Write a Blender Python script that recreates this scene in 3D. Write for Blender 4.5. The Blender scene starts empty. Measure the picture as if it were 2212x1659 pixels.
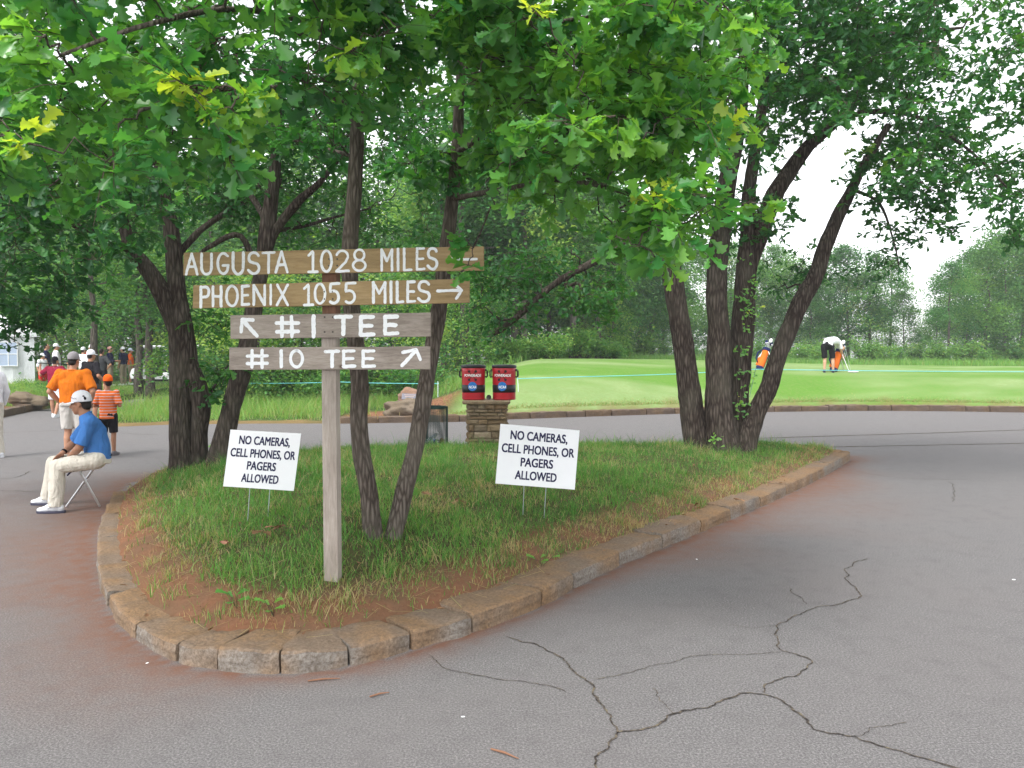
import bpy, bmesh, math, random
import numpy as np
from mathutils import Vector, Matrix, Quaternion, noise
from mathutils.geometry import delaunay_2d_cdt
random.seed(7); RNG = np.random.default_rng(7)
R = math.radians
S = bpy.context.scene
COL = S.collection
# ------------------------------------------------------------------ camera
CAMH = 1.65; PITCH = R(1.98); LENS = 28.0
FD = 2212 * LENS / 36.0; CX, CY = 1106.0, 829.5      # the photo is measured at 2212 x 1659
cam = bpy.data.cameras.new('camera'); cam.lens = LENS; cam.sensor_width = 36; cam.clip_end = 2000; cam.clip_start = .05
camo = bpy.data.objects.new('camera', cam); COL.objects.link(camo)
camo.location = (0, 0, CAMH); camo.rotation_euler = (R(90) - PITCH, 0, 0)
S.camera = camo
# ------------------------------------------------------------------ light
SUN_EL, SUN_AZ = R(58), R(215)
w = bpy.data.worlds.new('World'); S.world = w; w.use_nodes = True
nt = w.node_tree
for n in list(nt.nodes): nt.nodes.remove(n)
sky = nt.nodes.new('ShaderNodeTexSky'); sky.sky_type = 'NISHITA'; sky.sun_disc = False
sky.sun_elevation = SUN_EL; sky.sun_rotation = SUN_AZ; sky.air_density = 1.0; sky.dust_density = 2.0; sky.ozone_density = 1.0
hs = nt.nodes.new('ShaderNodeHueSaturation'); hs.inputs['Saturation'].default_value = .12; hs.inputs['Value'].default_value = 1.0
bg = nt.nodes.new('ShaderNodeBackground'); bg.inputs['Strength'].default_value = .15
wo = nt.nodes.new('ShaderNodeOutputWorld')
nt.links.new(sky.outputs[0], hs.inputs['Color']); nt.links.new(hs.outputs[0], bg.inputs['Color']); nt.links.new(bg.outputs[0], wo.inputs['Surface'])
sl = bpy.data.lights.new('sun', 'SUN'); sl.energy = 0.9; sl.angle = R(16); sl.color = (1, .97, .92)
so = bpy.data.objects.new('sun', sl); COL.objects.link(so)
sd = Vector((math.sin(SUN_AZ) * math.cos(SUN_EL), math.cos(SUN_AZ) * math.cos(SUN_EL), math.sin(SUN_EL)))
so.rotation_euler = sd.to_track_quat('Z', 'Y').to_euler(); so.location = (0, 0, 30)
S.view_settings.view_transform = 'Standard'; S.view_settings.look = 'None'; S.view_settings.gamma = 1.0
S.view_settings.exposure = 1.75
S.cycles.max_bounces = 6; S.cycles.diffuse_bounces = 3; S.cycles.glossy_bounces = 2; S.cycles.transmission_bounces = 4
S.cycles.transparent_max_bounces = 8; S.cycles.use_denoising = True
S.cycles.sample_clamp_indirect = 6

# ------------------------------------------------------------------ pixel <-> world
def ray(u, v):
    x = (u - CX) / FD; z = -(v - CY) / FD
    return Vector((x, math.cos(PITCH) + math.sin(PITCH) * z, -math.sin(PITCH) + math.cos(PITCH) * z))
def W(u, v, d):
    r = ray(u, v); return Vector((r.x / r.y * d, d, CAMH + r.z / r.y * d))
def G(u, v, z=0.0):
    r = ray(u, v); t = (z - CAMH) / r.z; return Vector((r.x * t, r.y * t, z))
def PPM(d): return FD / d                             # photo pixels per metre at depth d

# ------------------------------------------------------------------ object helpers
def tag(o, label=None, cat=None, group=None, kind=None):
    if label: o['label'] = label
    if cat: o['category'] = cat
    if group: o['group'] = group
    if kind: o['kind'] = kind
    return o
def thing(name, label, cat, loc=(0, 0, 0), rz=0, group=None):
    o = bpy.data.objects.new(name, None); COL.objects.link(o); o.empty_display_size = .1
    o.location = loc; o.rotation_euler = (0, 0, rz)
    return tag(o, label, cat, group)
def link(name, me, parent=None, loc=None, world=False):
    o = bpy.data.objects.new(name, me); COL.objects.link(o)
    if parent is not None:
        o.parent = parent
        if world: o.location = -parent.location       # for unrotated parents with mesh in world coordinates
    if loc is not None: o.location = loc
    return o
def copy_tree(o, parent=None):
    c = o.copy(); COL.objects.link(c)
    if parent is not None: c.parent = parent
    for ch in o.children: copy_tree(ch, c)
    return c

class MB:
    """collects shapes into one mesh"""
    def __init__(s): s.v = []; s.f = []; s.mi = []; s.m = 0; s.sm = []; s.smooth = False
    def add(s, vs, fs):
        b = len(s.v); s.v += [tuple(p) for p in vs]
        for f in fs: s.f.append([i + b for i in f]); s.mi.append(s.m); s.sm.append(s.smooth)
    def box(s, c, size, M=None):
        hx, hy, hz = [k / 2 for k in size]
        vs = [Vector((x * hx, y * hy, z * hz)) for z in (-1, 1) for y in (-1, 1) for x in (-1, 1)]
        if M is not None: vs = [M @ p for p in vs]
        vs = [p + Vector(c) for p in vs]
        s.add(vs, [(0, 2, 3, 1), (4, 5, 7, 6), (0, 1, 5, 4), (2, 6, 7, 3), (0, 4, 6, 2), (1, 3, 7, 5)])
    def tube(s, pts, rad, n=8, caps=True, wob=0, squash=None):
        pts = [Vector(p) for p in pts]
        if not hasattr(rad, '__len__'): rad = [rad] * len(pts)
        t0 = (pts[1] - pts[0]).normalized()
        a = t0.orthogonal().normalized(); vs = []
        for i, p in enumerate(pts):
            t = (pts[min(i + 1, len(pts) - 1)] - pts[max(i - 1, 0)]).normalized()
            a = (a - t * a.dot(t)).normalized(); b = t.cross(a)
            for k in range(n):
                an = 2 * math.pi * k / n; r = rad[i]
                if wob:
                    q = p + (a * math.cos(an) + b * math.sin(an)) * r
                    r *= 1 + wob * noise.noise(Vector((q.x * 9, q.y * 9, q.z * 3)))
                vs.append(p + (a * math.cos(an) + b * math.sin(an)) * r)
        fs = []
        for i in range(len(pts) - 1):
            for k in range(n):
                fs.append((i * n + k, i * n + (k + 1) % n, (i + 1) * n + (k + 1) % n, (i + 1) * n + k))
        if caps:
            fs.append(tuple(reversed(range(n)))); fs.append(tuple(range((len(pts) - 1) * n, len(pts) * n)))
        s.add(vs, fs)
    def lathe(s, prof, n=24, M=None, c=(0, 0, 0), sy=1.0):
        vs = []
        for r, z in prof:
            for k in range(n):
                an = 2 * math.pi * k / n; p = Vector((r * math.cos(an), r * math.sin(an) * sy, z))
                vs.append((M @ p if M is not None else p) + Vector(c))
        fs = []
        for i in range(len(prof) - 1):
            for k in range(n): fs.append((i * n + k, i * n + (k + 1) % n, (i + 1) * n + (k + 1) % n, (i + 1) * n + k))
        fs.append(tuple(reversed(range(n)))); fs.append(tuple(range((len(prof) - 1) * n, len(prof) * n)))
        s.add(vs, fs)
    def ball(s, c, r, n=12, m=8, sc=(1, 1, 1), M=None):
        prof = [(max(1e-4, math.sin(math.pi * i / m)) * r, -math.cos(math.pi * i / m) * r) for i in range(m + 1)]
        D = Matrix.Diagonal(sc); D = (M @ D) if M is not None else D
        s.lathe(prof, n, D, c)
    def mesh(s, name):
        me = bpy.data.meshes.new(name); me.from_pydata(s.v, [], s.f)
        me.polygons.foreach_set('material_index', s.mi); me.polygons.foreach_set('use_smooth', s.sm)
        me.update(); return me
    def build(s, name, mat, parent=None, world=False, bevel=0, loc=None):
        me = s.mesh(name)
        for m in (mat if isinstance(mat, (list, tuple)) else [mat]): me.materials.append(m)
        o = link(name, me, parent, world=world, loc=loc)
        if bevel:
            md = o.modifiers.new('bevel', 'BEVEL'); md.width = bevel; md.segments = 2; md.limit_method = 'ANGLE'
        return o

def np_mesh(name, verts, faces, mat, attrs=None, face_attrs=None, smooth=False, mi=None):
    """verts (N,3); faces = list of (M,k) int arrays"""
    me = bpy.data.meshes.new(name)
    verts = np.ascontiguousarray(verts, dtype=np.float32)
    me.vertices.add(len(verts)); me.vertices.foreach_set('co', verts.ravel())
    loops = np.concatenate([f.ravel() for f in faces]).astype(np.int32)
    tot = np.concatenate([np.full(len(f), f.shape[1], np.int32) for f in faces])
    start = np.concatenate([[0], np.cumsum(tot)[:-1]]).astype(np.int32)
    me.loops.add(len(loops)); me.loops.foreach_set('vertex_index', loops)
    me.polygons.add(len(tot)); me.polygons.foreach_set('loop_start', start)
    if smooth: me.polygons.foreach_set('use_smooth', np.ones(len(tot), bool))
    for k, a in (attrs or {}).items():
        at = me.attributes.new(k, 'FLOAT', 'POINT'); at.data.foreach_set('value', np.asarray(a, np.float32))
    for k, a in (face_attrs or {}).items():
        at = me.attributes.new(k, 'FLOAT', 'FACE'); at.data.foreach_set('value', np.asarray(a, np.float32))
    if mi is not None: me.polygons.foreach_set('material_index', np.asarray(mi, np.int32))
    for m in (mat if isinstance(mat, (list, tuple)) else [mat]): me.materials.append(m)
    me.update(calc_edges=True); me.validate()
    return me

# ------------------------------------------------------------------ materials
class NT:
    def __init__(s, name):
        s.mat = bpy.data.materials.new(name); s.mat.use_nodes = True; s.t = s.mat.node_tree
        s.p = s.t.nodes['Principled BSDF']; s.out = s.t.nodes['Material Output']
    def n(s, typ, **kw):
        nd = s.t.nodes.new(typ)
        for k, v in kw.items():
            if hasattr(nd, k) and k not in ('Scale',): setattr(nd, k, v)
        return nd
    def l(s, a, b): s.t.links.new(a, b)
    def coord(s, kind='Object', scale=None):
        c = s.n('ShaderNodeTexCoord'); o = c.outputs[kind]
        if scale is not None:
            m = s.n('ShaderNodeMapping'); m.inputs['Scale'].default_value = scale; s.l(o, m.inputs['Vector']); o = m.outputs[0]
        return o
    def noise(s, vec, scale, detail=4, rough=.55, dist=0):
        nd = s.n('ShaderNodeTexNoise'); nd.inputs['Scale'].default_value = scale; nd.inputs['Detail'].default_value = detail
        nd.inputs['Roughness'].default_value = rough; nd.inputs['Distortion'].default_value = dist
        s.l(vec, nd.inputs['Vector']); return nd.outputs['Fac']
    def vor(s, vec, scale, feature='F1', out='Distance', rnd=1.0):
        nd = s.n('ShaderNodeTexVoronoi'); nd.feature = feature; nd.inputs['Scale'].default_value = scale
        nd.inputs['Randomness'].default_value = rnd
        s.l(vec, nd.inputs['Vector']); return nd.outputs[out]
    def ramp(s, fac, stops):
        nd = s.n('ShaderNodeValToRGB'); e = nd.color_ramp.elements
        while len(e) < len(stops): e.new(.5)
        for el, (p, c) in zip(e, stops):
            el.position = p; el.color = (*c, 1) if hasattr(c, '__len__') else (c, c, c, 1)
        s.l(fac, nd.inputs['Fac']); return nd.outputs['Color']
    def mix(s, fac, a, b, mode='MIX'):
        nd = s.n('ShaderNodeMix'); nd.data_type = 'RGBA'; nd.blend_type = mode
        for val, i in ((fac, 0), (a, 6), (b, 7)):
            if hasattr(val, 'links') or isinstance(val, bpy.types.NodeSocket): s.l(val, nd.inputs[i])
            elif i == 0: nd.inputs[0].default_value = val
            else: nd.inputs[i].default_value = (*val, 1)
        return nd.outputs[2]
    def math(s, op, a, b=None, c=None, clamp=False):
        nd = s.n('ShaderNodeMath'); nd.operation = op; nd.use_clamp = clamp
        for i, val in enumerate((a, b, c)):
            if val is None: continue
            if isinstance(val, bpy.types.NodeSocket): s.l(val, nd.inputs[i])
            else: nd.inputs[i].default_value = val
        return nd.outputs[0]
    def attr(s, name):
        nd = s.n('ShaderNodeAttribute'); nd.attribute_name = name; return nd.outputs['Fac']
    def objrand(s): return s.n('ShaderNodeObjectInfo').outputs['Random']
    def bump(s, h, strength=.5, dist=.01):
        nd = s.n('ShaderNodeBump'); nd.inputs['Strength'].default_value = strength; nd.inputs['Distance'].default_value = dist
        s.l(h, nd.inputs['Height']); s.l(nd.outputs[0], s.p.inputs['Normal']); return nd.outputs[0]
    def col(s, c):
        if isinstance(c, bpy.types.NodeSocket): s.l(c, s.p.inputs['Base Color'])
        else: s.p.inputs['Base Color'].default_value = (*c, 1)
    def set(s, rough=.7, spec=.3, metal=0):
        s.p.inputs['Roughness'].default_value = rough; s.p.inputs['Specular IOR Level'].default_value = spec; s.p.inputs['Metallic'].default_value = metal

def plain(name, c, rough=.6, spec=.3, metal=0, var=.12, scale=18, bump=0):
    m = NT(name); v = m.coord(); f = m.noise(v, scale, 4)
    m.col(m.mix(f, tuple(k * (1 - var) for k in c), tuple(min(1, k * (1 + var)) for k in c)))
    m.set(rough, spec, metal)
    if bump: m.bump(m.noise(v, scale * 3, 3), bump, .004)
    return m.mat
def cloth(name, c, folds=.5):
    m = NT(name); v = m.coord(); f = m.noise(v, 9, 3); m.col(m.mix(f, tuple(k * .86 for k in c), tuple(min(1, k * 1.1) for k in c)))
    m.set(.9, .1); g = m.noise(m.coord('Object', (1.6, 1.6, .7)), 7, 4, .55, 1.2); m.bump(g, min(1, folds * 1.8), .035); return m.mat
def leaf_mat(name, stops, trans=.4, rough=.42, spec=.35):
    """leaf: tint attribute picks the colour; light passes through the blade"""
    m = NT(name); t = m.attr('tint'); c = m.ramp(t, stops)
    r = m.objrand(); h = m.n('ShaderNodeHueSaturation'); m.l(c, h.inputs['Color'])
    m.l(m.math('MULTIPLY_ADD', r, .35, .83), h.inputs['Value']); m.l(m.math('MULTIPLY_ADD', r, -.03, .515), h.inputs['Hue'])
    c = h.outputs[0]
    m.col(c); m.set(rough, spec)
    tr = m.n('ShaderNodeBsdfTranslucent'); tc = m.mix(1.0, c, (1.5, 1.35, .5), 'MULTIPLY'); m.l(tc, tr.inputs['Color'])
    mx = m.n('ShaderNodeMixShader'); mx.inputs[0].default_value = trans
    m.l(m.p.outputs[0], mx.inputs[1]); m.l(tr.outputs[0], mx.inputs[2]); m.l(mx.outputs[0], m.out.inputs['Surface'])
    return m.mat
def bark_mat(name, a, b, sc=1.0, depth=.03):
    m = NT(name); v = m.coord('Object', (1, 1, .16)); f = m.vor(v, 27 * sc, 'DISTANCE_TO_EDGE'); n2 = m.noise(v, 34 * sc, 6, .7, .8)
    big = m.noise(m.coord(), 2.2, 4)
    h = m.math('ADD', m.math('MULTIPLY', f, 1.3), m.math('MULTIPLY', n2, .6))
    c = m.ramp(h, [(.18, tuple(k * .35 for k in a)), (.42, a), (.62, tuple((p + q) / 2 for p, q in zip(a, b))), (.95, b)])
    c = m.mix(m.ramp(big, [(.4, 0.0), (.75, .55)]), c, tuple(k * .6 + q * .4 for k, q in zip(b, (.12, .13, .09))))
    m.col(c); m.set(.95, .1); m.bump(h, 1.0, depth); return m.mat

def dist_poly(px, py, poly):
    """distance of points to a closed polygon's outline and inside flag (numpy)"""
    P = np.asarray(poly, float); Q = np.roll(P, -1, 0)
    d = np.full(np.shape(px), 1e9); ins = np.zeros(np.shape(px), bool)
    for (ax, ay), (bx, by) in zip(P, Q):
        ex, ey = bx - ax, by - ay; L = ex * ex + ey * ey + 1e-12
        t = np.clip(((px - ax) * ex + (py - ay) * ey) / L, 0, 1)
        d = np.minimum(d, np.hypot(px - ax - t * ex, py - ay - t * ey))
        if ay != by:
            ins ^= ((ay > py) != (by > py)) & (px < (bx - ax) * (py - ay) / (by - ay) + ax)
    return d, ins
def catmull(pts, n):
    P = [np.asarray(p, float) for p in pts]; P = [2 * P[0] - P[1]] + P + [2 * P[-1] - P[-2]]; out = []
    for i in range(1, len(P) - 2):
        for k in range(n):
            t = k / n; a, b, c, d = P[i - 1], P[i], P[i + 1], P[i + 2]
            out.append(.5 * (2 * b + (c - a) * t + (2 * a - 5 * b + 4 * c - d) * t * t + (3 * b - a - 3 * c + d) * t ** 3))
    out.append(P[-2]); return out
def sstep(a, b, x):
    t = np.clip((x - a) / (b - a), 0, 1); return t * t * (3 - 2 * t)
# ================================================================== terrain
# far edge of the drive, measured on the road plane
FE_PX = [(130, 914), (255, 922), (372, 917), (560, 915), (740, 915), (1000, 910), (1100, 905), (1300, 898), (1500, 892), (1800, 887), (2000, 887), (2212, 890), (2500, 896)]
FE = [(G(u, v).x, G(u, v).y) for u, v in FE_PX]
FE = [(-60, 20.5), (-25, 20.8)] + [(-14.9, 21.3), (-11.4, 20.4)] + FE[1:] + [(40, 20), (80, 14)]
FEX = np.array([p[0] for p in FE]); FEY = np.array([p[1] for p in FE])
PATHX = (-14.6, -11.5)                                   # the path that leaves the drive at the left
def yfar(x): return np.interp(x, FEX, FEY)
def zg(x, y):
    """height of the ground beyond the drive"""
    x = np.asarray(x, float); y = np.asarray(y, float)
    t = np.maximum(y - yfar(x), 0)
    left = .06 + .30 * sstep(0, 16, t)
    A = np.interp(x, [-3, 2, 9, 18, 40], [1.44, 1.46, 1.36, 1.08, 1.0])
    right = .13 + A * (1 - np.exp(-t / 2.8))
    c = sstep(-4.2, 1.0, x - t * .02)
    z = left * (1 - c) + right * c
    z = z + .05 * np.sin(x * .7 + y * .3) * np.minimum(t / 5, 1) * (1 - c)
    path = (x > PATHX[0]) & (x < PATHX[1]) & (y < 45)
    z = np.where(path, -.03, z)
    z = np.where(y < yfar(x) + .02, -.06, z)
    return z
def zg1(x, y): return float(zg(np.array([x]), np.array([y]))[0])

# the island
IS_PX = [(245, 1075), (222, 1125), (210, 1180), (212, 1245), (232, 1310), (290, 1380), (380, 1430), (470, 1447), (603, 1457), (757, 1440),
         (890, 1405), (1022, 1368), (1172, 1310), (1240, 1272), (1340, 1222), (1430, 1185), (1515, 1150), (1580, 1122), (1645, 1095),
         (1700, 1069), (1750, 1045), (1795, 1020), (1838, 994)]
JOINTS = [np.array(G(u, v)[:2]) for u, v in IS_PX]
FRONT = catmull(JOINTS, 6)
REAR = [np.array(p) for p in [(5.5, 13.1), (5.1, 13.4), (3.5, 13.1), (1, 12.9), (-1, 12.7), (-3, 12.2), (-4.3, 11.4), (-5.0, 10.4)]]
OUT = FRONT + REAR
NP_OUT = np.array(OUT)
def inward(poly, d):
    P = np.asarray(poly); T = np.roll(P, -1, 0) - np.roll(P, 1, 0); T /= np.linalg.norm(T, axis=1)[:, None] + 1e-9
    N = np.stack([-T[:, 1], T[:, 0]], 1)                  # outline runs anticlockwise
    return P + N * d
KWS = lambda i: float(np.interp(i, [0, 4, 6, 8, 12, 16, 22], [.26, .28, .36, .43, .40, .35, .32]))
INN = inward(OUT, np.array([KWS(i / 6) - .13 for i in range(len(FRONT))] + [.26] * len(REAR))[:, None])
def hisl(x, y):
    d, ins = dist_poly(np.asarray(x, float), np.asarray(y, float), INN)
    z = .105 + .335 * (1 - np.exp(-d / .75)) + .025 * np.sin(x * 2.1 + 1) * np.sin(y * 1.7) * np.minimum(d, 1)
    return np.where(ins, z, .1)
def his1(x, y): return float(hisl(np.array([x]), np.array([y]))[0])
def onisl(u, v):
    """where the view ray of a photo pixel meets the island's soil"""
    r = ray(u, v); o = Vector((0, 0, CAMH)); a, b = 2.0, 16.0; best = None
    for i in range(1400):
        y = 2 + i * .01; p = o + r * (y / r.y)
        if p.z <= his1(p.x, p.y): return p
    return p

# ------------------------------------------------------------------ ground sheet
def axis(parts):
    out = []
    for a, b, s in parts: out += list(np.arange(a, b, s))
    return np.array(out + [parts[-1][1]])
gx = axis([(-260, -60, 20), (-60, -22, 1.5), (-22, 24, .3), (24, 60, 1.5), (60, 260, 20)])
gx = np.sort(np.concatenate([gx, [PATHX[0] - .001, PATHX[0] + .001, PATHX[1] - .001, PATHX[1] + .001]]))
gy0 = axis([(-60, 12, 6), (12, 18, 1)])
gt = axis([(0, 14, .25), (14, 40, .8), (40, 100, 4), (100, 260, 40)])
cols = []
for x in gx:
    ys = np.concatenate([gy0 * (yfar(x) - .01) / 18.0, yfar(x) + .03 + gt]); cols.append(ys)
GY = np.array(cols); GX = np.repeat(gx[:, None], GY.shape[1], 1)
GZ = zg(GX, GY)
nx, ny = GX.shape
gi = np.arange(nx * ny).reshape(nx, ny)
gf = np.stack([gi[:-1, :-1], gi[1:, :-1], gi[1:, 1:], gi[:-1, 1:]], -1).reshape(-1, 4)
tt = GY - yfar(GX)
edge = .5 * np.sin(GX * 1.3) + .35 * np.sin(GX * 3.1 + 1)
lawn = sstep(-3.0 + .9, -3.0 + 1.6, GX - .10 * tt + .15 * np.sin(GY * 2)) * (tt > 0)
lawn *= 1 - sstep(-1.2, 1.2, tt - np.interp(GX, [-4, -2, 0, 2, 4, 8, 14, 22, 30], [4, 5.5, 9, 14, 22, 24, 24, 18, 16]) + .4 * np.sin(GX * 2))
mulch = sstep(-4.7, -4.3, GX) * (1 - sstep(-2.2, -1.5, GX - .10 * tt)) * sstep(0, .1, tt) * (1 - sstep(3.0, 4.2, tt + edge * .6))
mulch = np.maximum(mulch, sstep(-20, -19, GX) * (1 - sstep(PATHX[0], PATHX[0] + .05, GX)) * sstep(0, .1, tt) * (1 - sstep(3.0, 4.0, tt)))
dry = (1 - sstep(.12, .40, tt + .35 * np.sin(GX * 5) * np.sin(GX * 1.3 + 2))) * (tt > -.1)

m = NT('ground_cover'); v = m.coord()
n1 = m.noise(v, .9, 5); n2 = m.noise(v, 9, 5, .7); n3 = m.noise(v, 55, 3, .7); n0 = m.noise(m.coord('Object', (.35, 1, 1)), .35, 3, .5, .5)
lawn_c = m.mix(m.ramp(n0, [(.42, 0.0), (.60, 1.0)]), (.092, .21, .028), (.21, .29, .12))
lawn_c = m.mix(m.ramp(n1, [(.35, 0.0), (.8, .55)]), lawn_c, (.072, .175, .022))
lawn_c = m.mix(m.ramp(n2, [(.42, 0.0), (.7, .6)]), lawn_c, (.16, .21, .065))
wild_c = m.mix(n2, (.022, .055, .012), (.065, .11, .026)); wild_c = m.mix(m.ramp(n1, [(.5, 0.0), (.75, .5)]), wild_c, (.085, .068, .035))
mul_c = m.ramp(m.vor(v, 22, 'F1', 'Color'), [(.1, (.08, .032, .018)), (.5, (.20, .088, .048)), (.9, (.28, .16, .095))])
c = m.mix(m.attr('lawn'), wild_c, lawn_c); c = m.mix(m.attr('dry'), c, m.mix(n3, (.12, .07, .035), (.23, .18, .08)))
c = m.mix(m.attr('mulch'), c, mul_c)
m.col(c); m.set(.95, .1); m.bump(m.math('ADD', n3, n2), .6, .03)
me = np_mesh('ground', np.stack([GX, GY, GZ], -1).reshape(-1, 3), [gf], m.mat, {'lawn': lawn.ravel(), 'mulch': mulch.ravel(), 'dry': (dry * (1 - .45 * lawn)).ravel()}, smooth=True)
tag(link('ground', me), 'ground beyond the drive with bright mown lawn, wild grass and mulch', 'ground', kind='structure')

# ------------------------------------------------------------------ the drive
rx = axis([(-90, -16, 4), (-16, -9, .25), (-9, 9.0, .075), (9.0, 16, .3), (16, 100, 4)])
rx = np.sort(np.concatenate([rx, [PATHX[0] - .001, PATHX[0] + .001, PATHX[1] - .001, PATHX[1] + .001]]))
ry0 = axis([(-60, 2, 4), (2, 14, .075), (14, 20, .4)])
RX = np.repeat(rx[:, None], len(ry0), 1)
RY = []
for x in rx:
    ye = 45.0 if PATHX[0] < x < PATHX[1] else float(yfar(x)) + .05
    RY.append(np.where(ry0 < 14, ry0, 14 + (ry0 - 14) * (ye - 14) / 6.0))
RY = np.array(RY); RZ = np.zeros_like(RX)
ri = np.arange(RX.size).reshape(RX.shape)
rf = np.stack([ri[:-1, :-1], ri[1:, :-1], ri[1:, 1:], ri[:-1, 1:]], -1).reshape(-1, 4)
d, ins = dist_poly(RX, RY, NP_OUT)
wob = .5 + .5 * np.sin(RX * 2.3 + np.sin(RY * 1.7) * 2) * np.sin(RY * 1.9 + 1)
reach = np.interp(RX, [-4, -2.6, -1.2, 0, 1.0, 2.2, 4.0, 6], [.85, .55, .22, .14, .32, .62, .70, .35])
soil = np.exp(-(d / (reach * (.45 + .6 * wob))) ** 1.3) * (~ins)
leftw = sstep(-2.2, -3.6, RX) * sstep(3.6, 5.2, RY) * (1 - sstep(8.5, 11.0, RY))
soil = np.maximum(soil, .95 * np.exp(-(d / (.05 + .16 * wob * np.interp(RX, [-2, -.6, .4, 1.0, 5], [1, .35, .7, 1.2, .8]))) ** 1.5) * (~ins))
soil = np.maximum(soil, .42 * leftw * (.55 + .45 * wob))
m = NT('asphalt'); v = m.coord()
f1 = m.noise(v, 95, 5, .85); f2 = m.vor(v, 90, 'F1', 'Color'); f3 = m.noise(v, .55, 6, .65, .4); f4 = m.noise(v, 6, 4)
c = m.ramp(f1, [(.34, (.044, .041, .043)), (.5, (.121, .115, .115)), (.64, (.25, .239, .237))])
c = m.mix(m.ramp(f3, [(.40, 0.0), (.66, .45)]), c, (.138, .126, .124)); c = m.mix(m.ramp(f4, [(.5, 0.0), (.75, .3)]), c, (.075, .067, .070))
g = m.ramp(f2, [(.0, 0.0), (.93, 0.0), (.97, .5)]); c = m.mix(g, c, (.24, .22, .21))
sf = m.math('MULTIPLY', m.attr('soil'), m.math('MULTIPLY_ADD', m.noise(v, 7, 5, .7), 1.7, -.05), clamp=True)
c = m.mix(sf, c, m.mix(m.noise(v, 60, 4, .7), (.095, .042, .024), (.20, .088, .050)))
m.col(c); m.set(.85, .25); m.bump(m.math('ADD', f1, m.math('MULTIPLY', f4, .8)), .55, .006)
asphalt = m.mat
m = NT('crack_dirt'); v = m.coord(); c = m.ramp(m.noise(v, 22, 5, .75), [(.30, (.018, .016, .015)), (.46, (.055, .048, .044)), (.58, (.13, .108, .085)), (.75, (.19, .165, .09))]); m.col(c); m.set(1, 0); m.bump(m.noise(v, 90, 3), .8, .01)
crackm = m.mat
Z5x = lambda p: ((1000 + p[0] / 1.4747) / 1.13, (1300 + p[1] / 1.4747) / 1.13)
CR = [([(350, 375), (480, 415), (545, 450), (600, 505), (650, 545), (670, 590), (710, 650), (745, 725), (720, 770), (660, 810), (670, 870)], .016),
      ([(745, 725), (850, 700), (960, 655), (1080, 625), (1190, 582), (1270, 580), (1340, 605), (1410, 655), (1440, 695), (1500, 720), (1600, 740), (1700, 770), (1830, 810), (1950, 845), (2050, 875)], .017),
      ([(1270, 580), (1305, 535), (1400, 505), (1445, 470), (1390, 440), (1330, 425), (1320, 380), (1330, 335), (1390, 300), (1440, 275), (1550, 255), (1610, 235), (1620, 215), (1580, 180), (1575, 140), (1600, 110), (1650, 95)], .013),
      ([(660, 530), (800, 500), (930, 470), (1060, 440), (1200, 440), (1330, 428)], .007), ([(1435, 260), (1390, 225), (1360, 200)], .008),
      ([(960, 655), (900, 600), (880, 560)], .006), ([(1330, 335), (1240, 345), (1150, 330)], .005), ([(1600, 740), (1680, 700), (1800, 690)], .006), ([(70, 440), (120, 490), (200, 505), (330, 530), (440, 545), (560, 580)], .008)]
CRD = [([Z5x(p) for p in q], wd) for q, wd in CR]
CRD += [([(1635, 947), (1800, 942), (2000, 936), (2212, 929), (2400, 924)], .12), ([(1793, 966), (1950, 963), (2212, 958), (2400, 955)], .10),
        ([(0, 935), (60, 933), (128, 930)], .04), ([(250, 935), (300, 938), (345, 940)], .03), ([(0, 1060), (70, 1062), (140, 1060)], .02),
        ([(1850, 1020), (1960, 1034), (2100, 1036)], .012), ([(2050, 1040), (2062, 1060), (2058, 1085)], .010), ([(0, 1035), (40, 1030), (64, 1018)], .02)]
cv, cf = [], []
for pts, wd in CRD:
    g = [np.array(G(*p)[:2]) for p in pts]; c = catmull(g, 9)
    n = len(c); j = []
    for i, p in enumerate(c):
        t = c[min(i + 1, n - 1)] - c[max(i - 1, 0)]; t = t / (np.linalg.norm(t) + 1e-9); q = np.array([-t[1], t[0]])
        p = p + q * (noise.noise(Vector((p[0] * 7, p[1] * 7, 3))) * .03 + noise.noise(Vector((p[0] * 28, p[1] * 28, 1))) * .016)
        k = .72 * wd * (.35 + .95 * abs(noise.noise(Vector((p[0] * 11, p[1] * 11, 9)))) + .3) * (.3 if i in (0, n - 1) else 1)
        j.append((p + q * k * .5, p - q * k * .5))
    b = len(cv)
    for a_, b_ in j: cv += [(a_[0], a_[1], .004), (b_[0], b_[1], .004)]
    for i in range(n - 1): cf.append((b + 2 * i, b + 2 * i + 1, b + 2 * i + 3, b + 2 * i + 2))
rv = np.concatenate([np.stack([RX, RY, RZ], -1).reshape(-1, 3), np.array(cv)])
cf = np.array(cf) + RX.size
me = np_mesh('road', rv, [rf, cf], [asphalt, crackm], {'soil': np.concatenate([soil.ravel(), np.zeros(len(cv))])}, mi=np.concatenate([np.zeros(len(rf)), np.ones(len(cf))]))
tag(link('road', me), 'grey cracked asphalt drive that runs round the grass island', 'road', kind='structure')

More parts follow.
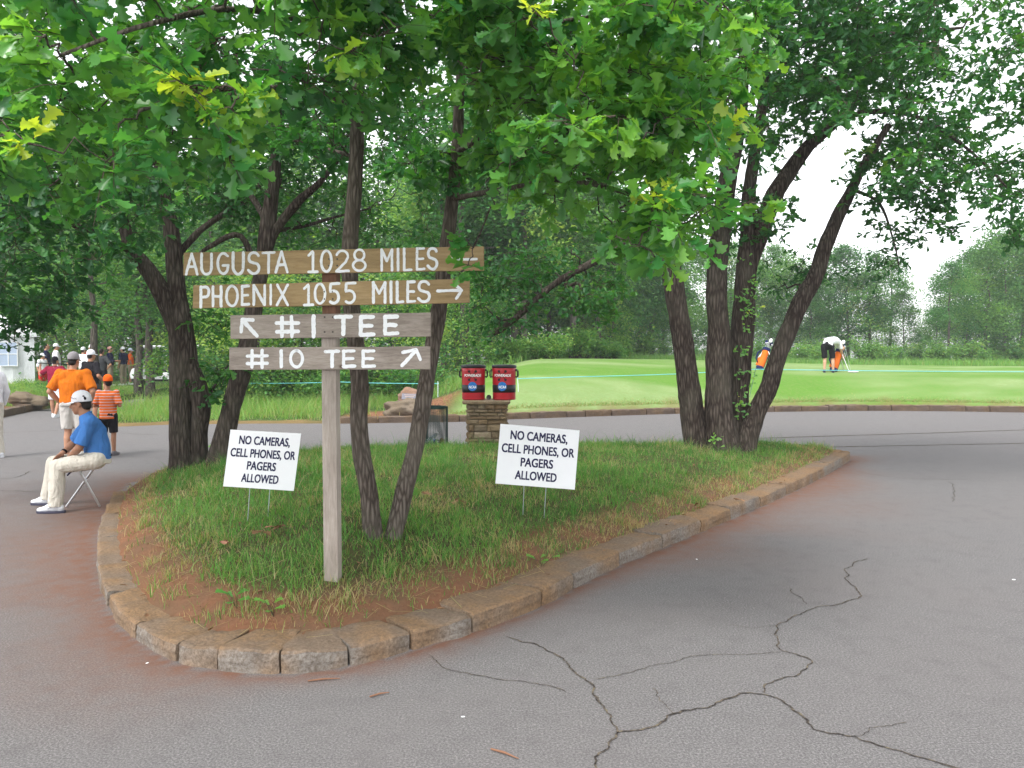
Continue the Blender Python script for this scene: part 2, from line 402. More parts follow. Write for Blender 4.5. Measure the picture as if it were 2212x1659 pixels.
# ------------------------------------------------------------------ island soil
bb = NP_OUT.min(0), NP_OUT.max(0)
px, py = np.meshgrid(np.arange(bb[0][0], bb[1][0], .1), np.arange(bb[0][1], bb[1][1], .1)); px = px.ravel() + RNG.uniform(-.02, .02, px.size); py = py.ravel() + RNG.uniform(-.02, .02, py.size)
d, ins = dist_poly(px, py, INN); k = ins & (d > .05); px, py = px[k], py[k]
pts = [Vector(p) for p in INN] + [Vector((a, b)) for a, b in zip(px, py)]
nb = len(INN)
r_ = delaunay_2d_cdt(pts, [], [list(range(nb))], 1, 1e-5)
iv = np.array([p[:] for p in r_[0]]); iz = hisl(iv[:, 0], iv[:, 1])
d, ins = dist_poly(iv[:, 0], iv[:, 1], INN)
iz = np.where(d < .01, .06, iz + RNG.normal(0, .006, len(iv)))
tri = np.array([f for f in r_[2] if len(f) == 3])
m = NT('red_soil'); v = m.coord(); n1 = m.noise(v, 3, 5); n2 = m.noise(v, 40, 5, .7)
c = m.mix(n2, (.11, .050, .028), (.27, .135, .078)); c = m.mix(m.ramp(n1, [(.4, 0.0), (.7, .7)]), c, (.11, .085, .055))
c = m.mix(m.attr('inner'), c, m.mix(n2, (.04, .045, .018), (.10, .09, .042)))
m.col(c); m.set(1, .05); m.bump(m.math('ADD', n2, n1), .8, .025)
me = np_mesh('soil', np.stack([iv[:, 0], iv[:, 1], iz], 1), [tri], m.mat, {'inner': sstep(.22, .55, d)}, smooth=True)
tag(link('soil', me), 'mounded red soil of the island under its grass', 'soil', kind='structure')

# ------------------------------------------------------------------ kerb stones
def stone_mat(name, top, side, ochre):
    m = NT(name); v = m.coord(); rnd = m.objrand()
    vm = m.n('ShaderNodeVectorMath'); vm.operation = 'ADD'; m.l(v, vm.inputs[0])
    cb = m.n('ShaderNodeCombineXYZ'); m.l(m.math('MULTIPLY', rnd, 37.0), cb.inputs[0]); m.l(m.math('MULTIPLY', rnd, 91.0), cb.inputs[1]); m.l(cb.outputs[0], vm.inputs[1]); v = vm.outputs[0]
    n1 = m.noise(v, 6, 8, .72, .5); n2 = m.noise(v, 55, 6, .75); n3 = m.noise(v, 2.0, 3)
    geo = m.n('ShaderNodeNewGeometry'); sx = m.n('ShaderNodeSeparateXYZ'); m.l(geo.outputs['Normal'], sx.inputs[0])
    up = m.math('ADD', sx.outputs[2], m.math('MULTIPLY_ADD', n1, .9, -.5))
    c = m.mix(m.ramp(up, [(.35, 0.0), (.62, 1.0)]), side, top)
    c = m.mix(m.ramp(n3, [(.44, 0.0), (.60, .75)]), c, ochre)
    c = m.mix(m.ramp(rnd, [(.78, 0.0), (.84, .6)]), c, ochre)
    c = m.mix(m.ramp(n1, [(.5, 0.0), (.78, .7)]), c, tuple(k * .48 for k in side))
    c = m.mix(m.ramp(n2, [(.4, 0.0), (.62, .75)]), c, tuple(k * .45 for k in top))
    m.col(c); m.set(.95, .1); m.bump(m.math('ADD', m.math('MULTIPLY', n1, 1.5), m.math('MULTIPLY', n2, .5)), .9, .016); return m.mat
KST = stone_mat('kerb_sandstone', (.215, .158, .115), (.265, .240, .212), (.28, .165, .080))
KST2 = stone_mat('kerb_brownstone', (.16, .12, .092), (.115, .085, .068), (.15, .10, .06))
def kerb_stone(a, b, curve, w, h, mat, seed, gap=.010):
    """one stone between two joints; curve(t) gives the front line, inside is to its left"""
    rr = random.Random(seed); n = 14; h = h * rr.uniform(.92, 1.1); w = w * rr.uniform(.92, 1.08)
    prof = [(-.004, -.06), (.004, .03), (.0, h * .45), (.003, h * .70), (.005, h * .90), (.018, h * .985), (.045, h), (.10, h), (w * .5, h * 1.01), (w * .68, h), (w * .85, h * .97), (w - .02, h * .9), (w, h * .5), (w, -.03)]
    P = [np.asarray(curve(t), float) for t in np.linspace(0, 1, n)]
    L = np.linalg.norm(P[-1] - P[0]); org = Vector((*(P[n // 2]), 0))
    vs = []; e0 = gap * rr.uniform(.5, 1.8) / L; sk = rr.uniform(-.02, .02)
    for i in range(n):
        t = e0 + (1 - 2 * e0) * i / (n - 1); p = np.asarray(curve(t)); q = np.asarray(curve(min(1, t + .02))) - np.asarray(curve(max(0, t - .02))); q = q / np.linalg.norm(q); nn = np.array([-q[1], q[0]])
        rd = .006 if i in (0, n - 1) else 0
        for o, z in prof:
            o2 = o + (rd if o < w / 2 else -rd); z2 = z - (rd * .6 if z > h * .6 else 0)
            x, y = p + nn * o2 + q * sk * (o / w)
            f = noise.noise(Vector((x * 5 + seed, y * 5, z * 6))) * .018 + noise.noise(Vector((x * 12, y * 12 + seed, z * 12))) * .012 + noise.noise(Vector((x * 40, y * 40 + seed, z * 40))) * .003
            vs.append(Vector((x, y, z2 + (f if z > 0 else 0))) + Vector((*(-nn * f * .9), 0)) - org)
    k = len(prof); fs = [(i * k + j, (i + 1) * k + j, (i + 1) * k + j + 1, i * k + j + 1) for i in range(n - 1) for j in range(k - 1)]
    fs.append(tuple(range(k))); fs.append(tuple(reversed(range((n - 1) * k, n * k))))
    mb = MB(); mb.smooth = False; mb.add(vs, fs); o = mb.build('kerb_stone', mat); o.location = org
    o.data.polygons.foreach_set('use_smooth', [True] * len(o.data.polygons))
    md = o.modifiers.new('sub', 'SUBSURF'); md.levels = 1; md.render_levels = 1; md.subdivision_type = 'SIMPLE'
    es = o.modifiers.new('es', 'EDGE_SPLIT'); es.split_angle = R(38)
    return o
KL = ['brown kerb stone half buried in red dirt farthest up the island edge behind the stool', 'low brown kerb stone in red dirt beside the feet of the folding stool',
      'flat brown kerb stone beside the red dirt patch, second in front of the stool', 'brown kerb stone at the outermost bulge of the island edge near the seated man',
      'flat brown kerb stone where the island edge starts to turn towards the viewer', 'long dirt-stained kerb stone on the tight bend, third before the ochre-faced stone',
      'grey-faced kerb stone on the bend where dead grass hangs over the front', 'wide grey-brown kerb stone just before the open gap in the bend',
      'ochre-faced kerb stone straight below the sign post, beside the open gap', 'grey-faced kerb stone with rusty top just after the ochre-faced stone below the post',
      'pale grey kerb stone with a weed in its joint, before the large orange stone', 'large orange-stained kerb stone beside the start of the long crack',
      'short grey-faced kerb stone just beyond the large orange stone', 'grey kerb stone with pale face beside red dirt on the asphalt',
      'long pale grey kerb stone along the straight edge by tall grass tufts', 'grey kerb stone below the nearer white notice on the straight edge',
      'brown-topped kerb stone midway along the straight edge towards the four-stemmed oak', 'brown kerb stone with dry leaves behind it on the straight edge',
      'short brown kerb stone fifth from the pointed tip of the island', 'brown kerb stone fourth from the pointed tip of the island', 'brown kerb stone third from the pointed tip of the island',
      'wide flat kerb stone next to the end stone of the island tip']
for i in range(len(JOINTS) - 1):
    seg = FRONT[i * 6:(i + 1) * 6 + 1]
    def cur(t, seg=seg):
        f = min(max(t, 0), 1) * (len(seg) - 1); a = min(int(f), len(seg) - 2); return seg[a] + (seg[a + 1] - seg[a]) * (f - a)
    hh = np.interp(i, [0, 3, 6, 21], [.07, .09, .106, .13])
    tag(kerb_stone(0, 1, cur, KWS(i + .5), hh, KST, i * 3 + 1, .006), KL[i], 'kerb stone', 'kerb stones round the island')
a, b = JOINTS[-1], np.array((5.32, 13.05))
tag(kerb_stone(0, 1, lambda t: a + (b - a) * t, .31, .14, KST, 99), 'end kerb stone at the pointed tip of the island beside open asphalt', 'kerb stone', 'kerb stones round the island')
# far kerb
def walk(px, l0, l1, seed):
    rr = random.Random(seed); P = catmull([np.array(G(u, v)[:2]) for u, v in px], 10); s = [0]
    for i in range(1, len(P)): s.append(s[-1] + np.linalg.norm(P[i] - P[i - 1]))
    s = np.array(s); P = np.array(P); at = lambda q: np.array([np.interp(q, s, P[:, 0]), np.interp(q, s, P[:, 1])])
    q = 0; out = []
    while q < s[-1] - .2:
        L = rr.uniform(l0, l1); out.append((q, min(q + L, s[-1]))); q += L
    return at, out
at_, segs = walk([(735, 915), (1000, 911), (1100, 906), (1300, 899), (1500, 893), (1800, 888), (2000, 888), (2212, 891), (2330, 893)], .55, 1.15, 5)
for i, (q0, q1) in enumerate(segs):
    o = kerb_stone(0, 1, lambda t: at_(q0 + (q1 - q0) * t) + np.array((0, -.02)), .3, .17, KST2, 200 + i, .012)
    mx = .5 * (at_(q0) + at_(q1))[0]
    lab = 'brown kerb stone edging the mulch bed across the drive' if mx < -1.6 else 'brown kerb stone along the foot of the bright lawn across the drive'
    tag(o, lab, 'kerb stone', 'kerb stones by the mulch bed' if mx < -1.6 else 'kerb stones along the lawn')
at2, segs = walk([(-60, 907), (0, 903), (19, 899), (62, 890), (110, 881.5)], 1.0, 1.7, 8)
for i, (q0, q1) in enumerate(segs):
    o = kerb_stone(0, 1, lambda t: at2(q0 + (q1 - q0) * t), .3, .2, KST2, 300 + i, .008)
    tag(o, 'low brown kerb stone along the path under the long boulder', 'kerb stone', 'kerb stones along the path')
# ================================================================== wooden direction sign
def wood_mat(name, a, b, knots=.0, grain=1.0, axis='X'):
    m = NT(name); sc = (.7, 6, 6) if axis == 'X' else (6, 6, .7)
    v = m.coord('Object', sc); n0 = m.noise(v, 2.2, 3, .5, 1.2); n1 = m.noise(v, 9 * grain, 6, .7, .5); n2 = m.noise(m.coord('Object', tuple(k * 1.0 if k < 1 else k * 5 for k in sc)), 8, 4, .7); n3 = m.noise(m.coord(), 3, 4)
    c = m.mix(m.ramp(n1, [(.3, 0.0), (.7, 1.0)]), a, b); c = m.mix(m.ramp(n0, [(.35, 0.0), (.7, .5)]), c, tuple(k * .6 for k in a))
    c = m.mix(m.ramp(n2, [(.55, 0.0), (.75, .55)]), c, tuple(k * .5 for k in a)); c = m.mix(m.ramp(n3, [(.45, 0.0), (.8, .35)]), c, tuple(k * 1.2 for k in b))
    if knots:
        kv = m.vor(m.coord('Object', (.8, 0, 1.15)), 4.2, 'F1', 'Distance')
        c = m.mix(m.ramp(kv, [(.0, knots), (.045, knots), (.065, .3 * knots), (.10, .0)]), c, (.075, .04, .022))
    m.col(c); m.set(.85, .15); m.bump(m.math('ADD', n1, n2), .5, .004); return m.mat
def brush_mat():
    m = NT('white_brush_paint'); v = m.coord(); n = m.noise(v, 45, 4, .7); c = m.mix(n, (.70, .72, .75), (.90, .91, .92)); ch = m.noise(m.coord('Object', (2.5, 9, 9)), 13, 5, .75); c = m.mix(m.ramp(ch, [(.60, 0.0), (.67, .75)]), c, (.36, .30, .25)); m.col(c); m.set(.5, .4); m.bump(n, .5, .003); return m.mat
WOODY = wood_mat('treated_yellow_pine', (.285, .195, .095), (.44, .32, .175), .8)
WOODG = wood_mat('weathered_grey_board', (.225, .185, .155), (.42, .365, .32), .8, 1.6)
POSTM = wood_mat('weathered_post_wood', (.27, .225, .19), (.47, .415, .365), 0, 1.4, 'Z')
POSTR = wood_mat('reddish_post_wood', (.13, .065, .042), (.22, .12, .08), 0, 1.4, 'Z')
PAINT = brush_mat()
pb = onisl(712, 1249); D0 = pb.y
Z5 = lambda x, y: ((420 + x / 2.765) / 1.13, (560 + y / 2.765) / 1.13)
YAW = math.tan(R(4.0))
def cast(u, v, yb, x0, k):
    r = ray(u, v); t = (yb + x0 * k) / (r.y + r.x * k); return Vector((0, 0, CAMH)) + r * t
sign = thing('direction_sign', 'wooden post with four hand-painted plank boards pointing to tees and far cities', 'signpost', pb)
def postpart(name, zx0, zx1, zt, v0, v1, mat):
    # front face left/right in zoom pixels, from photo row v0 up to v1
    yb = D0 - .045; x0 = pb.x
    a = cast(*Z5(zx0, zt), yb, x0, YAW); b = cast(*Z5(zx1, zt), yb, x0, YAW)
    zl = W(712, v0, D0).z; zh = W(712, v1, D0).z; nn = Vector((YAW, 1, 0)).normalized() * .089
    mb = MB(); sx = .0035
    q = [Vector((a.x, a.y, 0)), Vector((b.x, b.y, 0))]; q += [q[1] + nn, q[0] + nn]
    lv = [zl + (zh - zl) * i / 6 for i in range(7)]
    vs = [p + Vector((noise.noise(p * 3 + Vector((0, 0, z))) * .003, 0, z)) for z in lv for p in q]
    fs = [(i * 4 + k, i * 4 + (k + 1) % 4, i * 4 + 4 + (k + 1) % 4, i * 4 + 4 + k) for i in range(6) for k in range(4)] + [(3, 2, 1, 0), (24, 25, 26, 27)]
    mb.add(vs, fs); return mb.build(name, mat, sign, world=True, bevel=.004)
o = postpart('post', 1010, 1108, 1000, 1262, 700, POSTM)
o = postpart('post_extension', 1011, 1109, 450, 699.5, 545, POSTR); o['label'] = 'reddish brown upper piece of the post'
def board(tl, tr, br, bl, mat, sunk=0.0):
    yb = D0 - .075 - sunk; x0 = pb.x; nn = Vector((YAW, 1, 0)).normalized() * .024
    n = 14; mb = MB(); top = []; bot = []
    for i in range(n + 1):
        f = i / n; t = (tl[0] + (tr[0] - tl[0]) * f, tl[1] + (tr[1] - tl[1]) * f); b = (bl[0] + (br[0] - bl[0]) * f, bl[1] + (br[1] - bl[1]) * f)
        wv = noise.noise(Vector((f * 5, tl[1] * .01, 0))) * .0025
        top.append(cast(*Z5(*t), yb, x0, YAW) + Vector((0, 0, wv))); bot.append(cast(*Z5(*b), yb, x0, YAW) + Vector((0, 0, wv * .7)))
    vs = []
    for t, b in zip(top, bot): vs += [b, t, t + nn, b + nn]
    fs = [(i * 4 + k, i * 4 + 4 + k, i * 4 + 4 + (k + 1) % 4, i * 4 + (k + 1) % 4) for i in range(n) for k in range(4)] + [(0, 1, 2, 3), (n * 4 + 3, n * 4 + 2, n * 4 + 1, n * 4)]
    mb.add(vs, fs); return mb.build('board', mat, sign, world=True, bevel=.003), yb
def el(cx, cy, rx, ry, a0, a1, n=12): return [(cx + rx * math.cos(R(a0 + (a1 - a0) * i / n)), cy + ry * math.sin(R(a0 + (a1 - a0) * i / n))) for i in range(n + 1)]
GL = {'A': [[(0, 1), (.25, .48), (.5, 0)], [(.5, 0), (.76, .5), (1, 1)], [(.2, .64), (.8, .62)]],
      'U': [[(.03, 0), (.02, .4)] + el(.5, .66, .47, .34, 180, 0) + [(.98, .3), (.97, 0)]],
      'G': [[(.95, .14)] + el(.55, .5, .5, .49, -55, -320, 22) + [(.96, .62)], [(.5, .6), (1, .58)]],
      'S': [el(.5, .26, .44, .25, -25, -230, 14) + [(.5, .5)] + el(.5, .74, .46, .26, -50, 140, 14) + [(.02, .84)]],
      'T': [[(0, .03), (1, 0)], [(.52, .03), (.5, 1)]], '1': [[(0, .2), (.45, 0), (.5, .05), (.5, 1)], [(0, 1), (1, .99)]],
      '0': [el(.5, .5, .48, .5, -90, 270, 28)], '2': [el(.5, .27, .44, .26, 195, 370, 14) + [(.75, .55), (.05, 1)], [(.05, 1), (1, .98)]],
      '8': [el(.5, .25, .38, .25, 90, 450, 22), el(.5, .75, .48, .25, -90, 270, 24)],
      'M': [[(.04, 1), (.03, 0)], [(.03, 0), (.5, .55)], [(.5, .55), (.97, 0)], [(.97, 0), (.97, 1)]], 'I': [[(.5, 0), (.5, 1)]],
      'L': [[(0, 0), (0.02, 1)], [(.02, 1), (1, .98)]], 'E': [[(.03, 0), (.02, 1)], [(.03, .02), (.95, 0)], [(.03, .5), (.85, .49)], [(.02, 1), (1, .97)]],
      'P': [[(.03, 0), (.02, 1)], [(.03, .03)] + el(.55, .25, .43, .25, -80, 100, 14) + [(.05, .52)]], 'H': [[(.02, 0), (.02, 1)], [(.97, 0), (.98, 1)], [(.03, .5), (.97, .5)]],
      'N': [[(.02, 1), (.03, 0)], [(.03, 0), (.95, 1)], [(.96, 1), (.97, 0)]], 'X': [[(.03, 0), (.97, 1)], [(.97, 0), (0, 1)]], 'O': [el(.5, .5, .49, .5, -90, 270, 28)],
      '5': [[(1, .0), (.15, .02), (.1, .42)] + el(.45, .69, .5, .31, -110, 130, 16)]}
def lettering(bd, yb, items, width, seed=0):
    """each painted word, number or arrow is a part of its board"""
    x0_ = lambda it: it[1] if it[0] else min(p[0] for p in it[1])
    x1_ = lambda it: it[3] if it[0] else max(p[0] for p in it[1])
    words, end = [], -1e9
    for it in items:
        if x0_(it) - end > 38: words.append([])
        words[-1].append(it); end = max(end if words[-1][:-1] else -1e9, x1_(it))
    for i, wd_ in enumerate(words): word(bd, yb, wd_, width, seed * 10 + i)
def word(bd, yb, items, width, seed=0):
    """items: (glyph, x0, y0, x1, y1) or ('', points) in zoom pixels"""
    mb = MB(); lay = 0; rr = random.Random(seed); x0 = pb.x
    for it in items:
        if it[0]: ss = [[(it[1] + p[0] * (it[3] - it[1]), it[2] + p[1] * (it[4] - it[2])) for p in s] for s in GL[it[0]]]
        else: ss = [it[1]]
        for s in ss:
            lay += 1; s = [np.array(p, float) for p in s]
            P = []                                         # resample
            for a, b in zip(s[:-1], s[1:]):
                k = max(1, int(np.linalg.norm(b - a) / 7)); P += [a + (b - a) * i / k for i in range(k)]
            P.append(s[-1]); n = len(P); L, Rr = [], []; wd = width * rr.uniform(.98, 1.2)
            ph = rr.uniform(0, 50)
            for i, p in enumerate(P):
                t = P[min(i + 1, n - 1)] - P[max(i - 1, 0)]; t = t / (np.linalg.norm(t) + 1e-9); q = np.array([-t[1], t[0]])
                k = wd * .5 * (1 + .28 * noise.noise(Vector((i * .35, ph, 0))))
                k2 = wd * .5 * (1 + .28 * noise.noise(Vector((i * .35, ph, 7))))
                L.append(p + q * k); Rr.append(p - q * k2)
            t0 = (P[0] - P[1]) / np.linalg.norm(P[0] - P[1]); t1 = (P[-1] - P[-2]) / np.linalg.norm(P[-1] - P[-2])
            cap0 = [P[0] + t0 * wd * .5 * math.sin(a) + (L[0] - P[0]) * math.cos(a) for a in (.6, 1.2, 1.57, 1.9, 2.5)]
            cap1 = [P[-1] + t1 * wd * .5 * math.sin(a) + (Rr[-1] - P[-1]) * math.cos(a) for a in (.6, 1.2, 1.57, 1.9, 2.5)]
            y_ = yb - .0015 - .00012 * (lay % 40)
            f = lambda p: cast(*Z5(*p), y_, x0, YAW)
            vs = [f(p) for p in L] + [f(p) for p in Rr]
            fs = [(i, i + 1, n + i + 1, n + i) for i in range(n - 1)]
            b = len(vs); vs += [f(p) for p in cap0] + [f(p) for p in cap1]
            fs.append((0, n, b + 4, b + 3, b + 2, b + 1, b)); fs.append((2 * n - 1, n - 1, b + 9, b + 8, b + 7, b + 6, b + 5))
            mb.add(vs, fs)
    o = mb.build('lettering', PAINT, None); o.parent = bd
    return o
b1, y1 = board((77, 158), (2104, 113), (2104, 276), (75, 312), WOODY); b1['label'] = 'top board reading AUGUSTA 1028 MILES'
lettering(b1, y1, [('A', 95, 165, 170, 303), ('U', 197, 165, 268, 303), ('G', 305, 160, 380, 300), ('U', 410, 156, 483, 302), ('S', 513, 155, 590, 298), ('T', 612, 155, 690, 292), ('A', 700, 150, 778, 289),
    ('1', 922, 148, 980, 287), ('0', 1005, 145, 1078, 285), ('2', 1105, 143, 1192, 283), ('8', 1220, 137, 1308, 279), ('M', 1412, 136, 1487, 276), ('I', 1517, 132, 1533, 275), ('L', 1566, 130, 1615, 275), ('E', 1652, 128, 1702, 270), ('S', 1725, 126, 1790, 268),
    ('', [(1890, 197), (1970, 203), (2055, 200)]), ('', [(1935, 170), (1892, 198)]), ('', [(1892, 198), (1935, 228)])], 16.5, 1)
b2, y2 = board((142, 377), (2007, 332), (2007, 495), (138, 533), WOODY); b2['label'] = 'second board reading PHOENIX 1055 MILES'
lettering(b2, y2, [('P', 193, 388, 250, 524), ('H', 275, 386, 332, 518), ('O', 366, 382, 443, 516), ('E', 472, 382, 518, 508), ('N', 550, 378, 628, 508), ('I', 658, 374, 674, 505), ('X', 708, 374, 783, 510),
    ('1', 892, 372, 950, 510), ('0', 963, 368, 1033, 500), ('5', 1060, 365, 1127, 498), ('5', 1165, 362, 1236, 496), ('M', 1356, 358, 1440, 493), ('I', 1470, 354, 1486, 493), ('L', 1519, 355, 1558, 491), ('E', 1589, 353, 1638, 488), ('S', 1661, 349, 1740, 488),
    ('', [(1792, 416), (1880, 412), (1950, 411)]), ('', [(1912, 376), (1955, 411)]), ('', [(1955, 411), (1918, 466)])], 17, 2)
b3, y3 = board((393, 580), (1745, 560), (1745, 722), (393, 740), WOODG); b3['label'] = 'grey third board reading #1 TEE with arrow up to the left'
lettering(b3, y3, [('', [(572, 718), (525, 668), (478, 612)]), ('', [(466, 690), (474, 610)]), ('', [(474, 608), (545, 612)]), ('', [(742, 595), (741, 722)]), ('', [(806, 590), (809, 722)]), ('', [(705, 632), (852, 632)]), ('', [(708, 691), (850, 688)]),
    ('', [(955, 585), (955, 722)]), ('T', 1103, 588, 1208, 706), ('E', 1272, 590, 1360, 712), ('E', 1436, 588, 1522, 704)], 25, 3)
b4, y4 = board((385, 797), (1741, 790), (1741, 945), (384, 948), WOODG); b4['label'] = 'grey lowest board reading #10 TEE with arrow up to the right'
lettering(b4, y4, [('', [(540, 818), (540, 930)]), ('', [(608, 816), (608, 932)]), ('', [(508, 855), (642, 853)]), ('', [(508, 905), (642, 903)]), ('', [(737, 820), (737, 925)]), ('0', 798, 817, 882, 928), ('T', 1035, 822, 1124, 925),
    ('E', 1156, 820, 1232, 925), ('E', 1288, 820, 1366, 925), ('', [(1552, 918), (1600, 868), (1648, 815)]), ('', [(1558, 830), (1646, 812)]), ('', [(1650, 815), (1675, 878)])], 21, 4)
SCM = plain('dark_steel', (.08, .07, .06), .5, .5, .6); SCR = []
for zx in (1030, 1085):
    for zy in (200, 245): 
        p = cast(*Z5(zx + 30, zy), y1, pb.x, YAW); SCR.append((p + Vector((0, .004, 0)), p - Vector((0, .002, 0))))
    for zy in (420, 470):
        p = cast(*Z5(zx, zy), y2, pb.x, YAW); SCR.append((p + Vector((0, .004, 0)), p - Vector((0, .002, 0))))
    for zy in (592, 692):
        p = cast(*Z5(zx, zy), y3, pb.x, YAW); SCR.append((p + Vector((0, .004, 0)), p - Vector((0, .002, 0))))
for a_, b_ in SCR: mb = MB(); mb.tube([a_, b_], .006, 8); mb.build('screw', SCM, sign, world=True)

# ================================================================== lettered notices
def text_mesh(body, w, h, bold=.030):
    """flat outline of a line of type, fitted to width w and cap height h, centred on x, baseline at 0"""
    cu = bpy.data.curves.new('txt', 'FONT'); cu.body = body; cu.size = 1; cu.offset = 0; cu.resolution_u = 4
    o = bpy.data.objects.new('txt', cu); COL.objects.link(o); dg = bpy.context.evaluated_depsgraph_get(); dg.update()
    me = bpy.data.meshes.new_from_object(o.evaluated_get(dg)); bpy.data.objects.remove(o); bpy.data.curves.remove(cu)
    v = np.array([p.co[:] for p in me.vertices]); f = [list(p.vertices) for p in me.polygons]; bpy.data.meshes.remove(me)
    nv = len(v); v = np.concatenate([v + [bold * a, bold * b * .6, e] for e, (a, b) in enumerate(((-1, -1), (-1, 1), (1, -1), (1, 1)))]); f = [[i + nv * e for i in q] for e in range(4) for q in f]
    sx = w / (v[:, 0].max() - v[:, 0].min()); v[:, 0] = (v[:, 0] - (v[:, 0].max() + v[:, 0].min()) / 2) * sx; v[:, 1] *= h / .729
    return v, f
PANEL = plain('white_corrugated_plastic', (.86, .87, .90), .4, .4, 0, .02)
INK = plain('navy_print', (.022, .022, .075), .6, .2)
STEEL = plain('galvanised_wire', (.42, .44, .46), .45, .5, .7)
def notice(label, tl, tr, br, bl, d, yaw, lines, stakes, ground, group=None, name='yard_sign'):
    k = math.tan(R(yaw)); cu, cv = (tl[0] + br[0]) / 2, (tl[1] + br[1]) / 2; c = W(cu, cv, d)
    P = [cast(*p, d, c.x, k) for p in (tl, tr, br, bl)]
    t = thing(name, label, 'sign', ground, group=group)
    nn = Vector((k, 1, 0)).normalized() * .006
    mb = MB(); vs = P + [p + nn for p in P]; mb.add(vs, [(3, 2, 1, 0), (4, 5, 6, 7), (0, 1, 5, 4), (1, 2, 6, 5), (2, 3, 7, 6), (3, 0, 4, 7)])
    pn = mb.build('panel', PANEL, t, world=True, bevel=.0015)
    lb = MB()
    for body, fy, wf, hf in lines:
        v, f = text_mesh(body, wf, hf)
        vs = []
        for x, y, e in v:
            fx = .5 + x; q = fy + hf / 2 - y
            vs.append(P[0] * (1 - fx) * (1 - q) + P[1] * fx * (1 - q) + P[2] * fx * q + P[3] * (1 - fx) * q - nn * (.18 + .04 * e))
        lb.add(vs, f)
    lo = lb.build('lettering', INK); lo.parent = pn
    for (ua, va), (ub, vb) in stakes:
        a = cast(ua, va - 14, d + .0045, c.x, k); b = cast(ub, vb + 6, d + .0045, c.x, k)
        sb = MB(); sb.tube([a, b], .0036, 8); sb.build('stake', STEEL, t, world=True)
    return t
LN = [('NO CAMERAS,', .16, .72, .150), ('CELL PHONES, OR', .385, .915, .150), ('PAGERS', .60, .41, .150), ('ALLOWED', .82, .525, .150)]
z4 = lambda x, y: ((200 + x / 1.843) / 1.13, (1000 + y / 1.843) / 1.13)
z1 = lambda x, y: ((1000 + x / 4.424) / 1.13, (800 + y / 4.424) / 1.13)
gl = onisl(558, 1124); gr = onisl(1151, 1116)
notice('tilted white phone ban notice on wire stakes beside the wooden post, nearer the left trunks', (497.8, 928.2), (650.5, 936.8), (634.6, 1060.7), (481.9, 1050.6), gl.y, -9, LN,
       [(z4(757, 358), z4(745, 500)), (z4(847, 362), z4(835, 500))], (gl.x, gl.y, gl.z), 'phone ban notices on the island')
notice('tilted white phone ban notice on wire stakes in the grass below the stone pillar', (1081, 915.6), (1252, 930), (1241.5, 1058), (1070, 1044.5), gr.y, 3, LN,
       [(z4(1990, 342), z4(1983, 485)), (z4(2090, 350), z4(2078, 490))], (gr.x, gr.y, gr.z), 'phone ban notices on the island')
gy = 22.6; gp = W(1112, 893, gy)
notice('small white notice ending in ONLY behind the stone pillar, at the edge of the lawn', (1068, 846), (1120, 849.5), (1118.5, 877), (1066, 873.5), gy, 0, [('CART', .27, .4, .24), ('PATH ONLY', .72, .85, .24)],
       [((1111, 876), (1110, 894)), ((1078, 874), (1077, 893))], (gp.x, gp.y, zg1(gp.x, gp.y)))

# ================================================================== stone pillar with two coolers
PD = 12.0; pc = W(1052, 957, PD); PW = .585; PTOP = W(1052, 863, PD).z; PB = his1(pc.x, pc.y) - .05
pil = thing('stone_pillar', 'square pillar of brown stacked stone carrying two drink coolers', 'pillar', (pc.x, pc.y, PB))
mb = MB(); rr = random.Random(4); tint = []
CAPT = .055; H = PTOP - CAPT - PB; z = 0; rows = []
while z < H - .03:
    h = min(rr.choice([.05, .075, .09, .105, .125]), H - z)
    if H - z - h < .04: h = H - z
    rows.append((z, h)); z += h
mb.box((0, 0, H / 2), (PW - .05, PW - .05, H - .004)); tint += [.0] * 6
for z, h in rows:
    for s in range(4):
        M = Matrix.Rotation(s * math.pi / 2, 3, 'Z'); x = -PW / 2 + (.0 if s % 2 else .03)
        while x < PW / 2 - .03:
            L = min(rr.uniform(.07, .27), PW / 2 - x)
            if PW / 2 - x - L < .05: L = PW / 2 - x
            g = .011; pr = rr.uniform(-.008, .030); tv = rr.random()
            c = Vector((x + L / 2, -PW / 2 + .035 - pr, z + h / 2)); hx, hz = L / 2 - g / 2, h / 2 - g / 2; n = 4
            # rough face: grid pushed out by noise
            vs, fs = [], []
            for i in range(n + 1):
                for j in range(n + 1):
                    fx, fz = i / n * 2 - 1, j / n * 2 - 1; e = max(abs(fx), abs(fz))
                    q = Vector((c.x + fx * hx, c.y - .035 + .016 * e ** 4 + noise.noise(Vector((c.x * 9 + fx * hx * 18, s * 7 + pr * 90, (c.z + fz * hz) * 18))) * .010, c.z + fz * hz)); vs.append(M @ q)
            for i in range(n):
                for j in range(n): fs.append((i * (n + 1) + j, (i + 1) * (n + 1) + j, (i + 1) * (n + 1) + j + 1, i * (n + 1) + j + 1))
            rim = [i * (n + 1) for i in range(n + 1)] + [n * (n + 1) + j for j in range(1, n + 1)] + [i * (n + 1) + n for i in range(n - 1, -1, -1)] + [j for j in range(n - 1, 0, -1)]
            b = len(vs)
            for k in rim: p = M.inverted() @ vs[k]; vs.append(M @ Vector((p.x, c.y + .03, p.z)))
            for k in range(len(rim)): fs.append((rim[k], b + k, b + (k + 1) % len(rim), rim[(k + 1) % len(rim)]))
            mb.add(vs, fs); tint += [tv] * len(fs); x += L
me = mb.mesh('stonework'); at = me.attributes.new('tint', 'FLOAT', 'FACE'); at.data.foreach_set('value', tint)
m = NT('stacked_fieldstone'); v = m.coord(); n1 = m.noise(v, 12, 5, .7); n2 = m.noise(v, 50, 4, .7)
